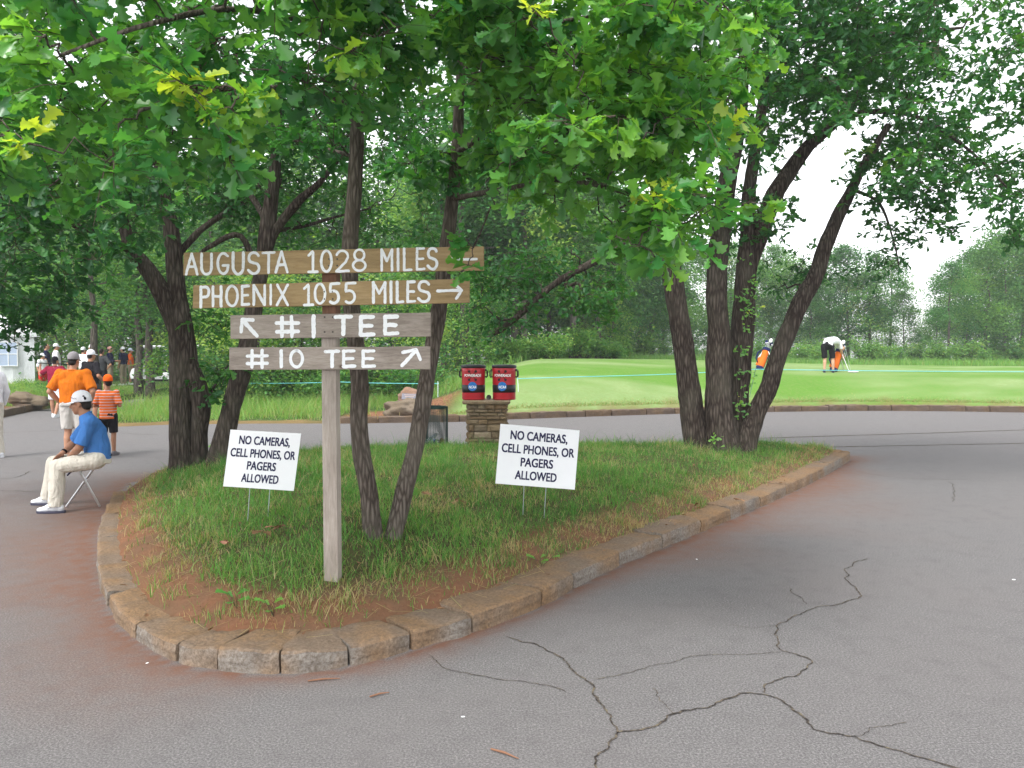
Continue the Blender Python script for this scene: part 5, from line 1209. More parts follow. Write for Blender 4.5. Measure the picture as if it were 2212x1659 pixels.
# wild grass on the verge beyond the drive, and tall grass at the foot of the wood
N = 110000; x = RNG.uniform(-24, -1, N); t = RNG.uniform(.15, 13, N) ; y = yfar(x) + t; path = (x > PATHX[0] - .1) & (x < PATHX[1] + .1)
lw = sstep(-2.4, -1.2, x - .10 * t); ml = (x > -4.6) & (x < -1.4) & (t < 4.2)
k = (~path) & (RNG.random(N) > lw) & (~ml | (RNG.random(N) < .03)) & ((x > PATHX[1]) | (t > 3.2)) & (RNG.random(N) < np.interp(t, [0, .5, 1], [.15, .5, 1])); x, y, t = x[k], y[k], t[k]
n1 = nz(x, y, .6); h = RNG.gamma(5, .045, len(x)) * np.interp(t, [0, 1.0, 2.5, 5, 9], [.4, .9, 1.4, 1.6, 1.0]) * (1 + .7 * n1)
tint = np.clip(RNG.normal(.56, .12, len(x)) + .12 * n1, 0, .75); tint = np.where(RNG.random(len(x)) < .10, .85, tint)
tag(link('wild_grass', blades('wild_grass', x, y, zg(x, y), np.clip(h, .05, .8), RNG.uniform(.006, .014, len(x)), RNG.uniform(.2, 1, len(x)), tint, GRM)), 'bright wild grass on the verge across the drive', 'grass', kind='stuff')
N = 34000; x = RNG.uniform(-3, 42, N); t = np.interp(x, [-4, -2, 0, 2, 4, 8, 14, 22, 30], [3, 5.5, 9, 14, 22, 24, 24, 18, 16]) + RNG.uniform(-.5, 9, N); y = yfar(x) + t; k = RNG.random(N) < np.where(x < 4, .9, .8)
x, y = x[k], y[k]; h = RNG.gamma(6, .052, len(x)); tag(link('tall_grass', blades('tall_grass', x, y, zg(x, y), np.clip(h, .1, 1.0), RNG.uniform(.012, .028, len(x)), RNG.uniform(.2, .8, len(x)), np.clip(RNG.normal(.55, .12, len(x)), 0, .78), GRM)), 'tall pale grass along the foot of the wood and undergrowth', 'grass', kind='stuff')
# ragged lawn edge above the far kerb
N = 16000; x = RNG.uniform(-1.6, 17, N); t = .24 + RNG.gamma(2, .06, N); y = yfar(x) + t; h = RNG.uniform(.02, .07, N)
tag(link('lawn_edge_grass', blades('lawn_edge_grass', x, y, zg(x, y), h, RNG.uniform(.006, .012, N), RNG.uniform(.2, 1, N), np.where(RNG.random(N) < .55, RNG.uniform(.78, .95, N), RNG.uniform(.5, .75, N)), GRM)), 'yellowed grass fringe of the lawn above the far kerb', 'grass', kind='stuff')
# small weeds, ornamental tufts and fallen leaves
def weed(u, v, n, size, label, hgt=.10, on=onisl):
    p = on(u, v) if on else None; t = thing('weed', label, 'weed', p); mb = MB(); pos, dr = [], []
    for i in range(n):
        a = i * 2.4; q = Vector((math.cos(a) * .05 * (i % 3), math.sin(a) * .05 * (i % 3), hgt * (.4 + .6 * i / n))); mb.tube([(0, 0, -.01), q * .6, q], .0018, 4, False); pos.append(q[:]); dr.append((math.cos(a), math.sin(a), .25))
    mb.build('stems', TWIG, t); link('leaves', leaves_mesh('leaves', 'mid', np.array(pos), np.array(dr), np.tile([0, -.3, 1.0], (n, 1)), np.full(n, size), RNG.uniform(.78, .9, n), OAKL), t)
weed(512, 1312, 5, .075, 'bright green three-leaved weed on bare soil near the front kerb, nearer the bend')
weed(592, 1330, 5, .065, 'small bright green weed on bare soil straight in front of the ochre kerb stone')
weed(1168, 1225, 6, .06, 'small leafy weed in the grass between the post and the straight kerb')
weed(470, 985, 12, .10, 'leafy weed growing at the base between the forked and the leaning oak', .22)
DEADL = leaf_mat('dead_leaf', [(0, (.12, .06, .035)), (1, (.30, .17, .10))], .15, .8, .1)
N = 900; x = RNG.uniform(bb[0][0], 4.5, N); y = RNG.uniform(bb[0][1], bb[1][1], N); d, ins = dist_poly(x, y, NP_OUT); k = ins & (d > .05) & (d < 1.0); x, y = x[k], y[k]; n = len(x)
d2, in2 = dist_poly(x, y, INN); z = np.where(in2, hisl(x, y), .125) + .012
lm = leaves_mesh('leaf_litter', 'mid', np.stack([x, y, z], 1), RNG.normal(size=(n, 3)) * np.array([1, 1, .15]), np.tile([0, 0, 1.0], (n, 1)) + RNG.normal(0, .25, (n, 3)), RNG.uniform(.02, .06, n), RNG.random(n), DEADL)
tag(link('leaf_litter', lm), 'brown leaf litter strewn on the bare red soil and kerb tops', 'leaf litter', kind='stuff')
for i, (u, v) in enumerate([(585, 1165), (600, 1158), (570, 1170), (935, 1085), (1070, 1000), (1600, 1092), (990, 1095), (1500, 1110), (480, 1190)]):
    p = onisl(u, v); n = 3; o = link('fallen_leaf', leaves_mesh('fallen_leaf', 'oak', RNG.normal(0, .02, (n, 3)) * np.array([1, 1, .2]), RNG.normal(size=(n, 3)) * np.array([1, 1, .2]), np.tile([0, 0, 1.0], (n, 1)) + RNG.normal(0, .4, (n, 3)), np.full(n, .075), RNG.random(n), DEADL), loc=p + Vector((0, 0, .07))); tag(o, 'curled brown dead oak leaves lying in the island grass', 'dead leaves', 'dead leaves on the island')
for i, (u, v, L, a, lab) in enumerate([(1090, 1628, .14, -35, 'thin brown twig lying on the asphalt at the bottom edge of the view'), (700, 1468, .16, 12, 'reddish bark twig lying along the foot of the ochre kerb stone'), (820, 1500, .10, 30, 'short straw-coloured stalk on asphalt below the post')]):
    p = G(u, v, .008); mb = MB(); q = Vector((math.cos(R(a)), math.sin(R(a)), 0)) * L / 2; mb.tube([-q, Vector((0, .006, .002)), q], [.004, .005, .002], 6); tag(mb.build('twig', plain('twig%d' % i, (.20, .10, .06), .9), loc=p), lab, 'twig')
for i, (u, v, s) in enumerate([(1000, 1548, .016), (318, 1432, .016), (1505, 1208, .018), (2190, 1252, .024)]):
    p = G(u, v, .006); mb = MB(); mb.ball((0, 0, 0), s * .5, 8, 5, (1.2, .7, .25), Matrix.Rotation(i, 3, 'Z')); tag(mb.build('scrap', WHT, loc=p), ['white scrap of paper on the asphalt in the foreground', 'small pale scrap beside the bend of the kerb', 'tiny white scrap on the asphalt beside the straight kerb', 'white scrap on open asphalt far from the kerb'][i], 'scrap')
# ================================================================== people
V3 = Vector
SKIN = plain('skin', (.42, .215, .135), .55, .3, 0, .1, 12); SKINT = plain('tanned_skin', (.30, .145, .085), .55, .3, 0, .12, 12); SKINB = plain('fair_skin', (.52, .30, .20), .55, .3, 0, .1, 12)
HAIR = plain('dark_hair', (.018, .013, .011), .7, .2, 0, .3, 60)
def capsule(mb, a, b, r0, r1, flat0=False, flat1=False, n=14):
    a, b = V3(a), V3(b); mb.tube([a, a.lerp(b, .5), b], [r0, (r0 + r1) / 2, r1], n, True)
    if not flat0: mb.ball(a, r0, n, 8)
    if not flat1: mb.ball(b, r1, n, 8)
def loft(mb, secs, n=20):
    """secs: (centre, right vector, forward vector, rx, ry)"""
    vs = []
    for c, r, f, rx, ry in secs:
        for k in range(n):
            a = 2 * math.pi * k / n; ca, sa = math.cos(a), math.sin(a); vs.append(V3(c) + V3(r) * rx * math.copysign(abs(ca) ** .85, ca) + V3(f) * ry * math.copysign(abs(sa) ** .85, sa))
    m_ = len(secs); fs = [(i * n + k, i * n + (k + 1) % n, (i + 1) * n + (k + 1) % n, (i + 1) * n + k) for i in range(m_ - 1) for k in range(n)] + [tuple(reversed(range(n))), tuple(range((m_ - 1) * n, m_ * n))]
    mb.add(vs, fs)
def fuse(mb, name, mat, parent, vox=.01, smooth=3, wrinkle=0, wseed=0):
    """weld overlapping closed shapes into one continuous skin"""
    me = mb.mesh('tmp'); o = bpy.data.objects.new('tmp', me); COL.objects.link(o)
    bm = bmesh.new(); bm.from_mesh(me); bmesh.ops.recalc_face_normals(bm, faces=bm.faces); bm.to_mesh(me); bm.free()
    r_ = o.modifiers.new('r', 'REMESH'); r_.mode = 'VOXEL'; r_.voxel_size = vox
    s_ = o.modifiers.new('s', 'SMOOTH'); s_.factor = .5; s_.iterations = smooth
    dg = bpy.context.evaluated_depsgraph_get(); dg.update(); m2 = bpy.data.meshes.new_from_object(o.evaluated_get(dg)); bpy.data.objects.remove(o); bpy.data.meshes.remove(me)
    m2.name = name; m2.materials.clear(); m2.materials.append(mat)
    n = len(m2.vertices); co = np.zeros(n * 3, np.float32); m2.vertices.foreach_get('co', co); co = co.reshape(-1, 3)
    if wrinkle:
        no = np.array([v.normal[:] for v in m2.vertices]); w_ = np.array([noise.noise(V3((p[0] * 9 + wseed, p[1] * 9, p[2] * 4.5))) + .5 * noise.noise(V3((p[0] * 22, p[1] * 22 + wseed, p[2] * 12))) for p in co]); co = co + no * (w_ * wrinkle)[:, None]; m2.vertices.foreach_set('co', co.astype(np.float32).ravel())
    m2.polygons.foreach_set('use_smooth', np.ones(len(m2.polygons), bool)); m2.update()
    return link(name, m2, parent)
def hand(mb, wr, d, palm_n, s=1.0, curl=.5, thumb_side=1, fr=.0085):
    """palm, four fingers of different lengths and a thumb; d points along the hand, palm_n out of the palm"""
    d = V3(d).normalized(); nrm = (V3(palm_n) - d * V3(palm_n).dot(d)).normalized(); x = d.cross(nrm) * thumb_side
    M = Matrix((x, d, nrm)).transposed(); pc_ = V3(wr) + d * .048 * s; mb.ball(pc_, 1, 12, 8, (.040 * s, .052 * s, .017 * s), M); capsule(mb, wr, pc_, .026 * s, .024 * s)
    for i, L in enumerate((.070, .080, .074, .058)):
        b = V3(wr) + d * .088 * s + x * (.028 - .019 * i) * s; p = b; a = curl * .45
        for j, f in enumerate((.45, .32, .26)):
            q = p + (d * math.cos(a) + nrm * math.sin(a) + x * (.05 - .035 * i)) * L * f * s; capsule(mb, p, q, fr * s * (1 - .07 * j), fr * s * (.93 - .07 * j), n=8); p = q; a += curl * .75
    b = V3(wr) + d * .030 * s + x * .032 * s; q = b + (d * .55 + x * .75 + nrm * .25).normalized() * .034 * s; r_ = q + (d * .9 + x * .15 + nrm * .35).normalized() * .036 * s
    capsule(mb, b, q, .0115 * s, .010 * s, n=8); capsule(mb, q, r_, .010 * s, .0085 * s, n=8)
def headshape(mb, c, up, fw, s=1.0):
    up = V3(up).normalized(); fw = (V3(fw) - up * V3(fw).dot(up)).normalized(); rt = fw.cross(up); M = Matrix((rt, fw, up)).transposed(); L = lambda x, y, z: V3(c) + M @ V3((x, y, z)) * s
    E = lambda p, r: mb.ball(L(*p), 1, 14, 10, tuple(k * s for k in r), M)
    E((0, -.012, .035), (.074, .094, .085)); E((0, .020, -.035), (.060, .070, .080)); E((0, .052, -.088), (.032, .030, .026)); E((0, .070, .022), (.052, .022, .018))
    capsule(mb, L(0, .086, .012), L(0, .108, -.028), .010 * s, .016 * s); E((.014, .094, -.032), (.010, .012, .009)); E((-.014, .094, -.032), (.010, .012, .009)); E((0, .084, -.056), (.024, .014, .008)); E((0, .082, -.066), (.021, .014, .008))
    for q in (-1, 1):
        E((q * .073, -.012, -.008), (.008, .018, .030)); E((q * .040, .052, -.022), (.024, .024, .022))
    return M, L
def std(H=1.75, fat=1.0):
    """joints of a standing figure in its own frame, facing +y"""
    k = H / 1.75; J = {}
    for s, q in (('L', -1), ('R', 1)):
        J['hip' + s] = V3((q * .095, 0, .90)) * k; J['knee' + s] = V3((q * .11, .01, .49)) * k; J['ank' + s] = V3((q * .12, -.02, .085)) * k; J['toe' + s] = J['ank' + s] + V3((q * .03, .18, -.055)) * k
        J['sh' + s] = V3((q * .185 * fat ** .5, -.01, 1.42)) * k; J['el' + s] = V3((q * .26 * fat ** .5, -.03, 1.12)) * k; J['wr' + s] = V3((q * .25 * fat ** .5, .06, .87)) * k; J['hd' + s] = V3((0, .2, -1))
    J['pelvis'] = V3((0, 0, .95)) * k; J['waist'] = V3((0, .01, 1.07)) * k; J['chest'] = V3((0, .0, 1.29)) * k; J['neck'] = V3((0, -.02, 1.48)) * k; J['head'] = V3((0, .015, 1.625)) * k; J['fw'] = V3((0, 1, 0)); J['up'] = V3((0, -.05, 1)); J['k'] = k
    return J
def cap_on(t, J, mat, brim_mat=None, logo=None):
    c, up, fw, k = J['head'], V3(J['up']).normalized(), V3(J['fw']), J['k']; fw = (fw - up * fw.dot(up)).normalized(); rt = fw.cross(up); M = Matrix((rt, fw, up)).transposed(); kk = k * J.get('hs', 1)
    mb = MB(); mb.smooth = True; prof = [(1.0, -.012), (1.0, .0), (.99, .02), (.93, .05), (.80, .078), (.58, .098), (.30, .110), (.06, .114), (.03, .117), (.001, .118)]
    vs, n = [], 24
    for r, z in prof:
        for i in range(n):
            a = 2 * math.pi * i / n; vs.append(c + M @ V3((r * .0815 * math.cos(a), -.012 + r * .104 * math.sin(a), z * 1.0 + .036)) * kk)
    mb.add(vs, [(i * n + j, i * n + (j + 1) % n, (i + 1) * n + (j + 1) % n, (i + 1) * n + j) for i in range(len(prof) - 1) for j in range(n)]); o = mb.build('cap', mat, t); so_ = o.modifiers.new('sol', 'SOLIDIFY'); so_.thickness = .003
    mb = MB(); mb.smooth = True; vs = []; n = 10
    for lay in (0, -.005):
        for i in range(n + 1):
            a = math.pi * (.14 + .72 * i / n); x, y = .0815 * math.cos(a), .104 * math.sin(a) - .012; e = math.sin(math.pi * i / n) ** .6
            for f in (0, .5, 1): vs.append(c + M @ V3((x * (1 + .06 * f), y + .078 * f * e, .030 + lay - .016 * f * e - 1.6 * x * x * f)) * kk)
    q = 3 * (n + 1); fs = [(i * 3 + j, (i + 1) * 3 + j, (i + 1) * 3 + j + 1, i * 3 + j + 1) for i in range(n) for j in range(2)]; fs += [tuple(reversed([v + q for v in f])) for f in fs] + [(i * 3 + 2, (i + 1) * 3 + 2, q + (i + 1) * 3 + 2, q + i * 3 + 2) for i in range(n)]
    mb.add(vs, fs); mb.build('brim', brim_mat or mat, o); return o, M, kk
def shoe(t, ank, toe, mat, sole, k=1.0, ground=0.0):
    d = V3((toe.x - ank.x, toe.y - ank.y, 0)).normalized(); x = V3((d.y, -d.x, 0)); b = V3((ank.x, ank.y, ground)); up = V3((0, 0, 1)); M = Matrix((x, d, up)).transposed(); P = lambda a, y, z: b + M @ V3((a, y, z)) * k
    mb = MB(); S_ = lambda p, r: mb.ball(P(*p), 1, 12, 8, tuple(q * k for q in r), M)
    S_((0, -.045, .052), (.036, .040, .042)); S_((0, .02, .055), (.036, .060, .045)); S_((0, .09, .045), (.043, .065, .036)); S_((.004, .145, .036), (.040, .052, .028)); capsule(mb, P(0, -.012, .06), P(0, -.015, .105), .040 * k, .039 * k, False, True); S_((0, .055, .082), (.022, .05, .018))
    o = fuse(mb, 'shoe', mat, t, .008, 2); mb = MB(); loft(mb, [(P(0, .05, z), x, d, r * k, (.148 + e) * k) for z, r, e in ((.0, .041, -.004), (.012, .045, .0), (.026, .044, 0))], 20); mb.build('sole', sole, o); return o
def person(label, loc, rz, J, top, bottom, legs='shorts', sleeve='short', skin=SKIN, cap=None, brim=None, hair=HAIR, shoes=(WHT, WHT), fat=1.0, vox=.010, group=None, tail=.0, collar=True, hands=(.5, .5), ground=0.0, thumbs=(1, -1), palm=None, belt=None):
    t = thing('person', label, 'person', loc, rz, group); k = J['k']; f = fat
    hipr = (J['hipR'] - J['hipL']).normalized(); shr = (J['shR'] - J['shL']).normalized(); wst, che, nk = J['waist'], J['chest'], J['neck']; pel = J['pelvis']
    def fr(c0, c1, r): tt_ = (c1 - c0).normalized(); r = (r - tt_ * r.dot(tt_)).normalized(); return r, tt_.cross(r)
    # body: head, neck, arms, hands, legs and trunk in one skin
    mb = MB(); M, L = headshape(mb, J['head'], J['up'], J['fw'], k * J.get('hs', 1)); capsule(mb, nk - (J['head'] - nk) * .25, nk.lerp(J['head'], .62), .060 * k, .054 * k)
    r1, f1 = fr(pel, wst, hipr); r2, f2 = fr(wst, che, (hipr + shr).normalized()); r3, f3 = fr(che, nk, shr)
    loft(mb, [(pel - (wst - pel) * .4, r1, f1, .13 * k * f, .10 * k * f), (wst, r2, f2, .135 * k * f, .10 * k * f), (che, r3, f3, .15 * k * f, .105 * k * f), (nk - (nk - che) * .2, r3, f3, .10 * k, .06 * k)])
    for i, s in enumerate('LR'):
        capsule(mb, J['hip' + s], J['knee' + s], .080 * k * f, .056 * k); q = J['knee' + s].lerp(J['ank' + s], .32) - (J['toe' + s] - J['ank' + s]).normalized() * .014 * k
        capsule(mb, J['knee' + s], q, .055 * k, .056 * k); capsule(mb, q, J['ank' + s], .056 * k, .037 * k); mb.ball(J['knee' + s], .057 * k, 12, 8)
        capsule(mb, J['ank' + s], J['ank' + s].lerp(J['toe' + s], .4), .036 * k, .016 * k)
        capsule(mb, J['sh' + s], J['el' + s], .044 * k * f ** .5, .042 * k * f ** .4); q = J['el' + s].lerp(J['wr' + s], .28); capsule(mb, J['el' + s], q, .041 * k, .043 * k * f ** .4); capsule(mb, q, J['wr' + s], .043 * k * f ** .4, .027 * k)
        pn = (V3(palm[i]) if palm else (V3((-1 if s == 'R' else 1, .25, 0)))); hand(mb, J['wr' + s], J['hd' + s], pn, k, hands[i], thumbs[i])
    fuse(mb, 'body', skin, t, vox, 2)
    for q in (-1, 1):
        mb = MB(); mb.smooth = True; mb.ball(L(q * .031, .083, .006), .0065 * k, 8, 6, (1.25, 1, .6)); mb.build('eye', HAIR, t)
    if hair:
        mb = MB(); mb.ball(L(0, -.022, .042), 1, 16, 10, tuple(z * k * J.get('hs', 1) for z in (.0775, .090, .082)), M); mb.ball(L(0, -.058, -.022), 1, 14, 8, tuple(z * k * J.get('hs', 1) for z in (.062, .046, .052)), M); fuse(mb, 'hair', hair, t, .009, 2, .003)
    # shirt
    mb = MB(); hem = pel - (wst - pel) * (.15 + tail); sl = lambda a, b, q: a.lerp(b, q)
    loft(mb, [(hem, r1, f1, .170 * k * f, .130 * k * f), (wst, r2, f2, .168 * k * f, .132 * k * f), (sl(wst, che, .55), r2, f2, .172 * k * f, .130 * k * f), (che, r3, f3, .182 * k * f, .126 * k * f), (sl(che, nk, .5), r3, f3, .165 * k * f ** .5, .108 * k), (sl(che, nk, .80), r3, f3, .115 * k, .078 * k), (sl(che, nk, 1.02), r3, f3, .064 * k, .062 * k)], 24)
    for s in 'LR':
        sh, elb = J['sh' + s], J['el' + s]
        if sleeve == 'short': mb.ball(sh, .072 * k * f ** .5, 14, 10); capsule(mb, sh.lerp(che, .06), sh.lerp(elb, .88), .071 * k * f ** .5, .072 * k * f ** .5, False, True)
        else: capsule(mb, sh.lerp(che, .10), elb, .070 * k * f ** .5, .058 * k); capsule(mb, elb, elb.lerp(J['wr' + s], .92), .057 * k, .040 * k, False, True)
    for s in 'LR': mb.ball(J['sh' + s].lerp(che, .42), .095 * k * f, 14, 10)
    sh_ = fuse(mb, 'shirt', top, t, vox, 4, .009 * k, len(label))
    if collar:
        mb = MB(); mb.smooth = True; cc = sl(che, nk, 1.02); mb.tube([cc + (r3 * math.cos(a) * .062 + f3 * math.sin(a) * .060) * k - (nk - che).normalized() * .012 * k * (1 + math.sin(a)) for a in np.linspace(0, 6.283, 21)], .014 * k, 8); mb.build('collar', top, sh_)
    # shorts or trousers
    mb = MB(); loft(mb, [(pel + (wst - pel) * .35, r1, f1, .155 * k * f, .118 * k * f), (pel, r1, f1, .168 * k * f, .126 * k * f), (pel - (wst - pel) * .5, r1, f1, .172 * k * f, .128 * k * f)], 22)
    for s in 'LR':
        hp, kn, an = J['hip' + s], J['knee' + s], J['ank' + s] - V3((0, 0, .03 * k)); mb.ball(hp, .104 * k * f, 14, 8)
        if legs == 'shorts': capsule(mb, hp, hp.lerp(kn, .93), .104 * k * f, .088 * k * f ** .5, False, True)
        else: capsule(mb, hp, kn, .104 * k * f, .080 * k); capsule(mb, kn, kn.lerp(an, .97), .080 * k, .074 * k, False, True)
    fuse(mb, legs, bottom, t, vox, 3, .010 * k, len(label) + 5)
    if belt:
        mb = MB(); mb.smooth = True; c0 = pel + (wst - pel) * .28; mb.tube([c0 + r1 * math.cos(a) * .160 * k * f + f1 * math.sin(a) * .124 * k * f for a in np.linspace(0, 6.283, 25)], .014 * k, 6); mb.build('belt', belt, t)
    for s in 'LR': shoe(t, J['ank' + s], J['toe' + s], shoes[0], shoes[1], k, ground)
    if cap: cap_on(t, J, cap, brim)
    return t
ORG = cloth('orange_polo', (.62, .155, .012)); MAR = cloth('maroon_polo', (.22, .014, .040)); WSH = cloth('white_cotton', (.70, .70, .74), .3); BLU = cloth('blue_polo', (.055, .17, .44)); STONE = cloth('stone_shorts', (.50, .47, .44)); CRM = cloth('cream_chinos', (.58, .54, .47), .7)
BLKC = cloth('black_cloth', (.012, .011, .014)); NAVY = cloth('navy_cloth', (.012, .014, .045)); RDC = cloth('red_cloth', (.55, .03, .02)); GRY = cloth('grey_cap_cloth', (.27, .25, .26), .2); ORC = cloth('orange_cap_cloth', (.75, .115, .012), .2); DGR = cloth('dark_grey_cloth', (.045, .047, .052)); PNK = cloth('pink_cap_cloth', (.60, .30, .28), .2); LBL = cloth('pale_blue_cap', (.50, .54, .66), .2); KHK = cloth('khaki', (.34, .28, .20))
GSH = plain('grey_shoe', (.12, .11, .12), .7); WSO = plain('white_trainer', (.62, .63, .66), .5, .4, 0, .12, 40); NSO = plain('dark_sole', (.05, .05, .08), .6)
m = NT('striped_polo'); v = m.coord(); sx = m.n('ShaderNodeSeparateXYZ'); m.l(v, sx.inputs[0]); fz = m.math('FRACT', m.math('MULTIPLY', sx.outputs[2], 21.0))
c = m.ramp(fz, [(.0, (.60, .12, .02)), (.62, (.60, .12, .02)), (.66, (.62, .55, .52)), (.76, (.20, .16, .30)), (.86, (.62, .55, .52)), (.90, (.60, .12, .02))]); m.col(c); m.set(.9, .1); m.bump(m.noise(v, 8, 3), .5, .02); STR = m.mat

# ---------------------------------------------------------------- the seated man and his folding stool
DS = G(105, 1109).y
def K(x, y, dy=0): return W((60 + x / 5.029) / 1.13, (940 + y / 5.029) / 1.13, DS + dy)
base = V3((K(700, 1500, .25).x, DS + .25, 0)); Q = lambda x, y, dy: K(x, y, dy) - base
J = std(1.72)
J.update(dict(hipL=Q(880, 915, .12), hipR=Q(890, 905, .32), kneeL=Q(405, 1000, .03), kneeR=Q(372, 955, .44), ankL=Q(385, 1450, .02), ankR=Q(285, 1400, .47), shL=Q(800, 455, .04), shR=Q(790, 440, .40), elL=Q(668, 775, .00), elR=Q(610, 705, .46), wrL=Q(560, 870, .16), wrR=Q(470, 830, .32),
    pelvis=Q(905, 905, .22), waist=Q(895, 790, .22), chest=Q(855, 590, .22), neck=Q(745, 365, .22), head=Q(690, 232, .22), fw=V3((-1, -.06, -.10)), up=V3((-.06, 0, 1)), hdL=V3((-.55, .55, -.42)), hdR=V3((-.75, -.05, -.62)), k=1.0))
J['ankL'].z = .085; J['ankR'].z = .085; J['toeL'] = J['ankL'] + V3((-.19, -.02, -.05)); J['toeR'] = J['ankR'] + V3((-.18, .01, -.05))
man = person('man in blue polo, white cap and cream trousers sitting on a folding stool', base, 0, J, BLU, CRM, 'trousers', 'short', SKINT, WSH, None, HAIR, (WSO, NSO), .98, .0075, palm=[V3((-.2, .3, -1)), V3((-.2, -.2, -1))], hands=(.55, .7), thumbs=(1, -1), belt=BLKC)
mb = MB(); mb.smooth = True; wv = J['wrR'].lerp(J['elR'], .12); dv = (J['elR'] - J['wrR']).normalized(); mb.tube([wv - dv * .012, wv + dv * .012], [.031, .031], 14); mb.build('watch', BLKC, man)
mb = MB(); fw = V3((-1, -.06, -.10)).normalized(); v, f = text_mesh('Pro V1', .062, .017, .02); hc = J['head']
mb.add([hc + V3((-.028 + x, -.0905 + .35 * max(0, -x) * .3, .058 + y - x * .22)) for x, y, _ in v], f); mb.build('cap_lettering', INK, man)
mb = MB(); mb.ball(hc + V3((.068, -.052, .062)), 1, 10, 6, (.020, .012, .022)); mb.ball(hc + V3((.062, -.060, .088)), 1, 8, 6, (.014, .008, .008)); mb.build('cap_emblem', BLKC, man)
mb = MB(); an = J['ankL']
mb.add([an + V3((x, -.0465 - y * .02, z - .085)) for x, y, z in ((-.10, 0, .062), (-.06, .05, .050), (-.02, 0, .066), (-.06, .05, .056), (-.09, 0, .058))], [(0, 1, 2, 3, 4)]); mb.build('shoe_mark', NSO, man)
ST = plain('aluminium_tube', (.62, .63, .65), .3, .5, .85, .06); dy = DS - base.y
t = thing('folding_stool', 'folding stool with crossed shiny metal legs and a black grip under the seated man', 'stool', base)
Qs = lambda x, y, d: K(x, y, d) - base
a1, a2 = Qs(515, 1503, .33), Qs(1000, 815, .30); b1_, b2_ = Qs(925, 1508, .33), Qs(668, 1040, .22); a1.z = .01; b1_.z = .01
mb = MB(); mb.tube([a1, a2], .0125, 10); mb.build('leg', ST, t)
mb = MB(); mb.tube([b1_, b2_], .0125, 10); mb.build('leg', ST, t)
mb = MB(); mb.ball(Qs(745, 1165, .29), .02, 10, 6); mb.build('hinge', ST, t)
mb = MB(); mb.tube([Qs(955, 890, .30), Qs(1035, 752, .30)], [.017, .02], 10); mb.tube([Qs(1035, 752, .22), Qs(1035, 752, .38)], .014, 8); mb.build('grip', BLKC, t)
mb = MB(); sA, sB = Qs(640, 1010, .22), Qs(890, 1010, .22); loft(mb, [(sA.lerp(sB, i / 6) - V3((0, 0, .02 * math.sin(math.pi * i / 6))), V3((0, 1, 0)), V3((0, 0, 1)), .15, .008) for i in range(7)], 12); mb.build('seat', BLKC, t)
mb = MB(); mb.tube([Qs(640, 1030, .22), Qs(560, 1070, .2), Qs(525, 1110, .2)], [.012, .01, .008], 6); mb.build('strap', NAVY, t)

# ---------------------------------------------------------------- people standing on the drive
def at_px(u, d): return V3((W(u, 800, d).x, d, max(0.0, zg1(W(u, 800, d).x, d))))
J = std(1.70, 1.25); k = J['k']
for s, q in (('L', -1), ('R', 1)): J['el' + s] = V3((q * .34, -.09, 1.13)) * k; J['wr' + s] = V3((q * .235, .04, .93)) * k; J['hd' + s] = V3((-q * .25, .35, -1))
J['up'] = V3((0, .05, 1)); J['hs'] = 1.05
person('heavy man seen from behind in a plain orange polo, grey cap and pale shorts', at_px(159, 12.6), R(3), J, ORG, STONE, 'shorts', 'short', SKIN, GRY, None, HAIR, (WSO, WSO), 1.28, .011, hands=(.9, .9))
J = std(1.29); k = J['k']; J['hs'] = 1.22
for s, q in (('L', -1), ('R', 1)): J['el' + s] = V3((q * .27, -.05, 1.13)) * k; J['wr' + s] = V3((q * .16, .17, 1.17)) * k; J['hd' + s] = V3((-q * .6, .5, .2))
J['fw'] = V3((-.55, .8, -.1)); J['head'] = V3((0, .015, 1.66)) * k
person('boy in an orange cap, orange striped shirt and black shorts seen from behind', at_px(232, 13.25), R(6), J, STR, BLKC, 'shorts', 'short', SKINT, ORC, None, HAIR, (GSH, GSH), 1.06, .010, tail=.9, collar=False)
J = std(1.66)
person('person in white with a pale cap, cut off at the edge of the view', at_px(-20, 12.9), R(70), J, WSH, CRM, 'trousers', 'long', SKIN, LBL, None, HAIR, (WSO, WSO), 1.05, .012)
J = std(1.64, 1.1); k = J['k']
for s, q in (('L', -1), ('R', 1)): J['el' + s] = V3((q * .40, -.04, 1.24)) * k; J['wr' + s] = V3((q * .40, -.04, 1.47)) * k; J['hd' + s] = V3((-q * .2, .2, 1))
J['ankL'] += V3((0, .1, 0)); J['toeL'] += V3((0, .1, 0)); J['ankR'] += V3((-.08, -.08, 0)); J['toeR'] += V3((-.08, -.08, 0))
pm = at_px(119, 21.6)
person('man in a maroon polo and white shorts walking away, club across his shoulders', pm, R(2), J, MAR, WSH, 'shorts', 'short', SKIN, BLKC, None, HAIR, (WSO, WSO), 1.15, .012, hands=(1.2, 1.2))
mb = MB(); e = thing('golf_club', 'dark golf club held across the shoulders of the man in maroon', 'golf club', pm + V3((0, -.09, 1.455)))
mb.tube([(-.46, 0, .02), (.50, 0, -.02)], .012, 8); mb.build('shaft', BLKC, e); mb = MB(); mb.ball((.50, 0, -.02), 1, 10, 8, (.07, .05, .06)); mb.build('head', BLKC, e)
J = std(1.80); k = J['k']; J['elR'] = V3((.33, -.1, 1.15)) * k; J['wrR'] = V3((.30, .12, 1.0)) * k; J['hdR'] = V3((0, .6, -.6))
person('golfer in a black shirt and white visor partly hidden by the heavy man in orange', at_px(197, 19.2), R(-20), J, BLKC, DGR, 'shorts', 'short', SKINT, WSH, None, HAIR, (WSO, WSO), 1.0, .012)
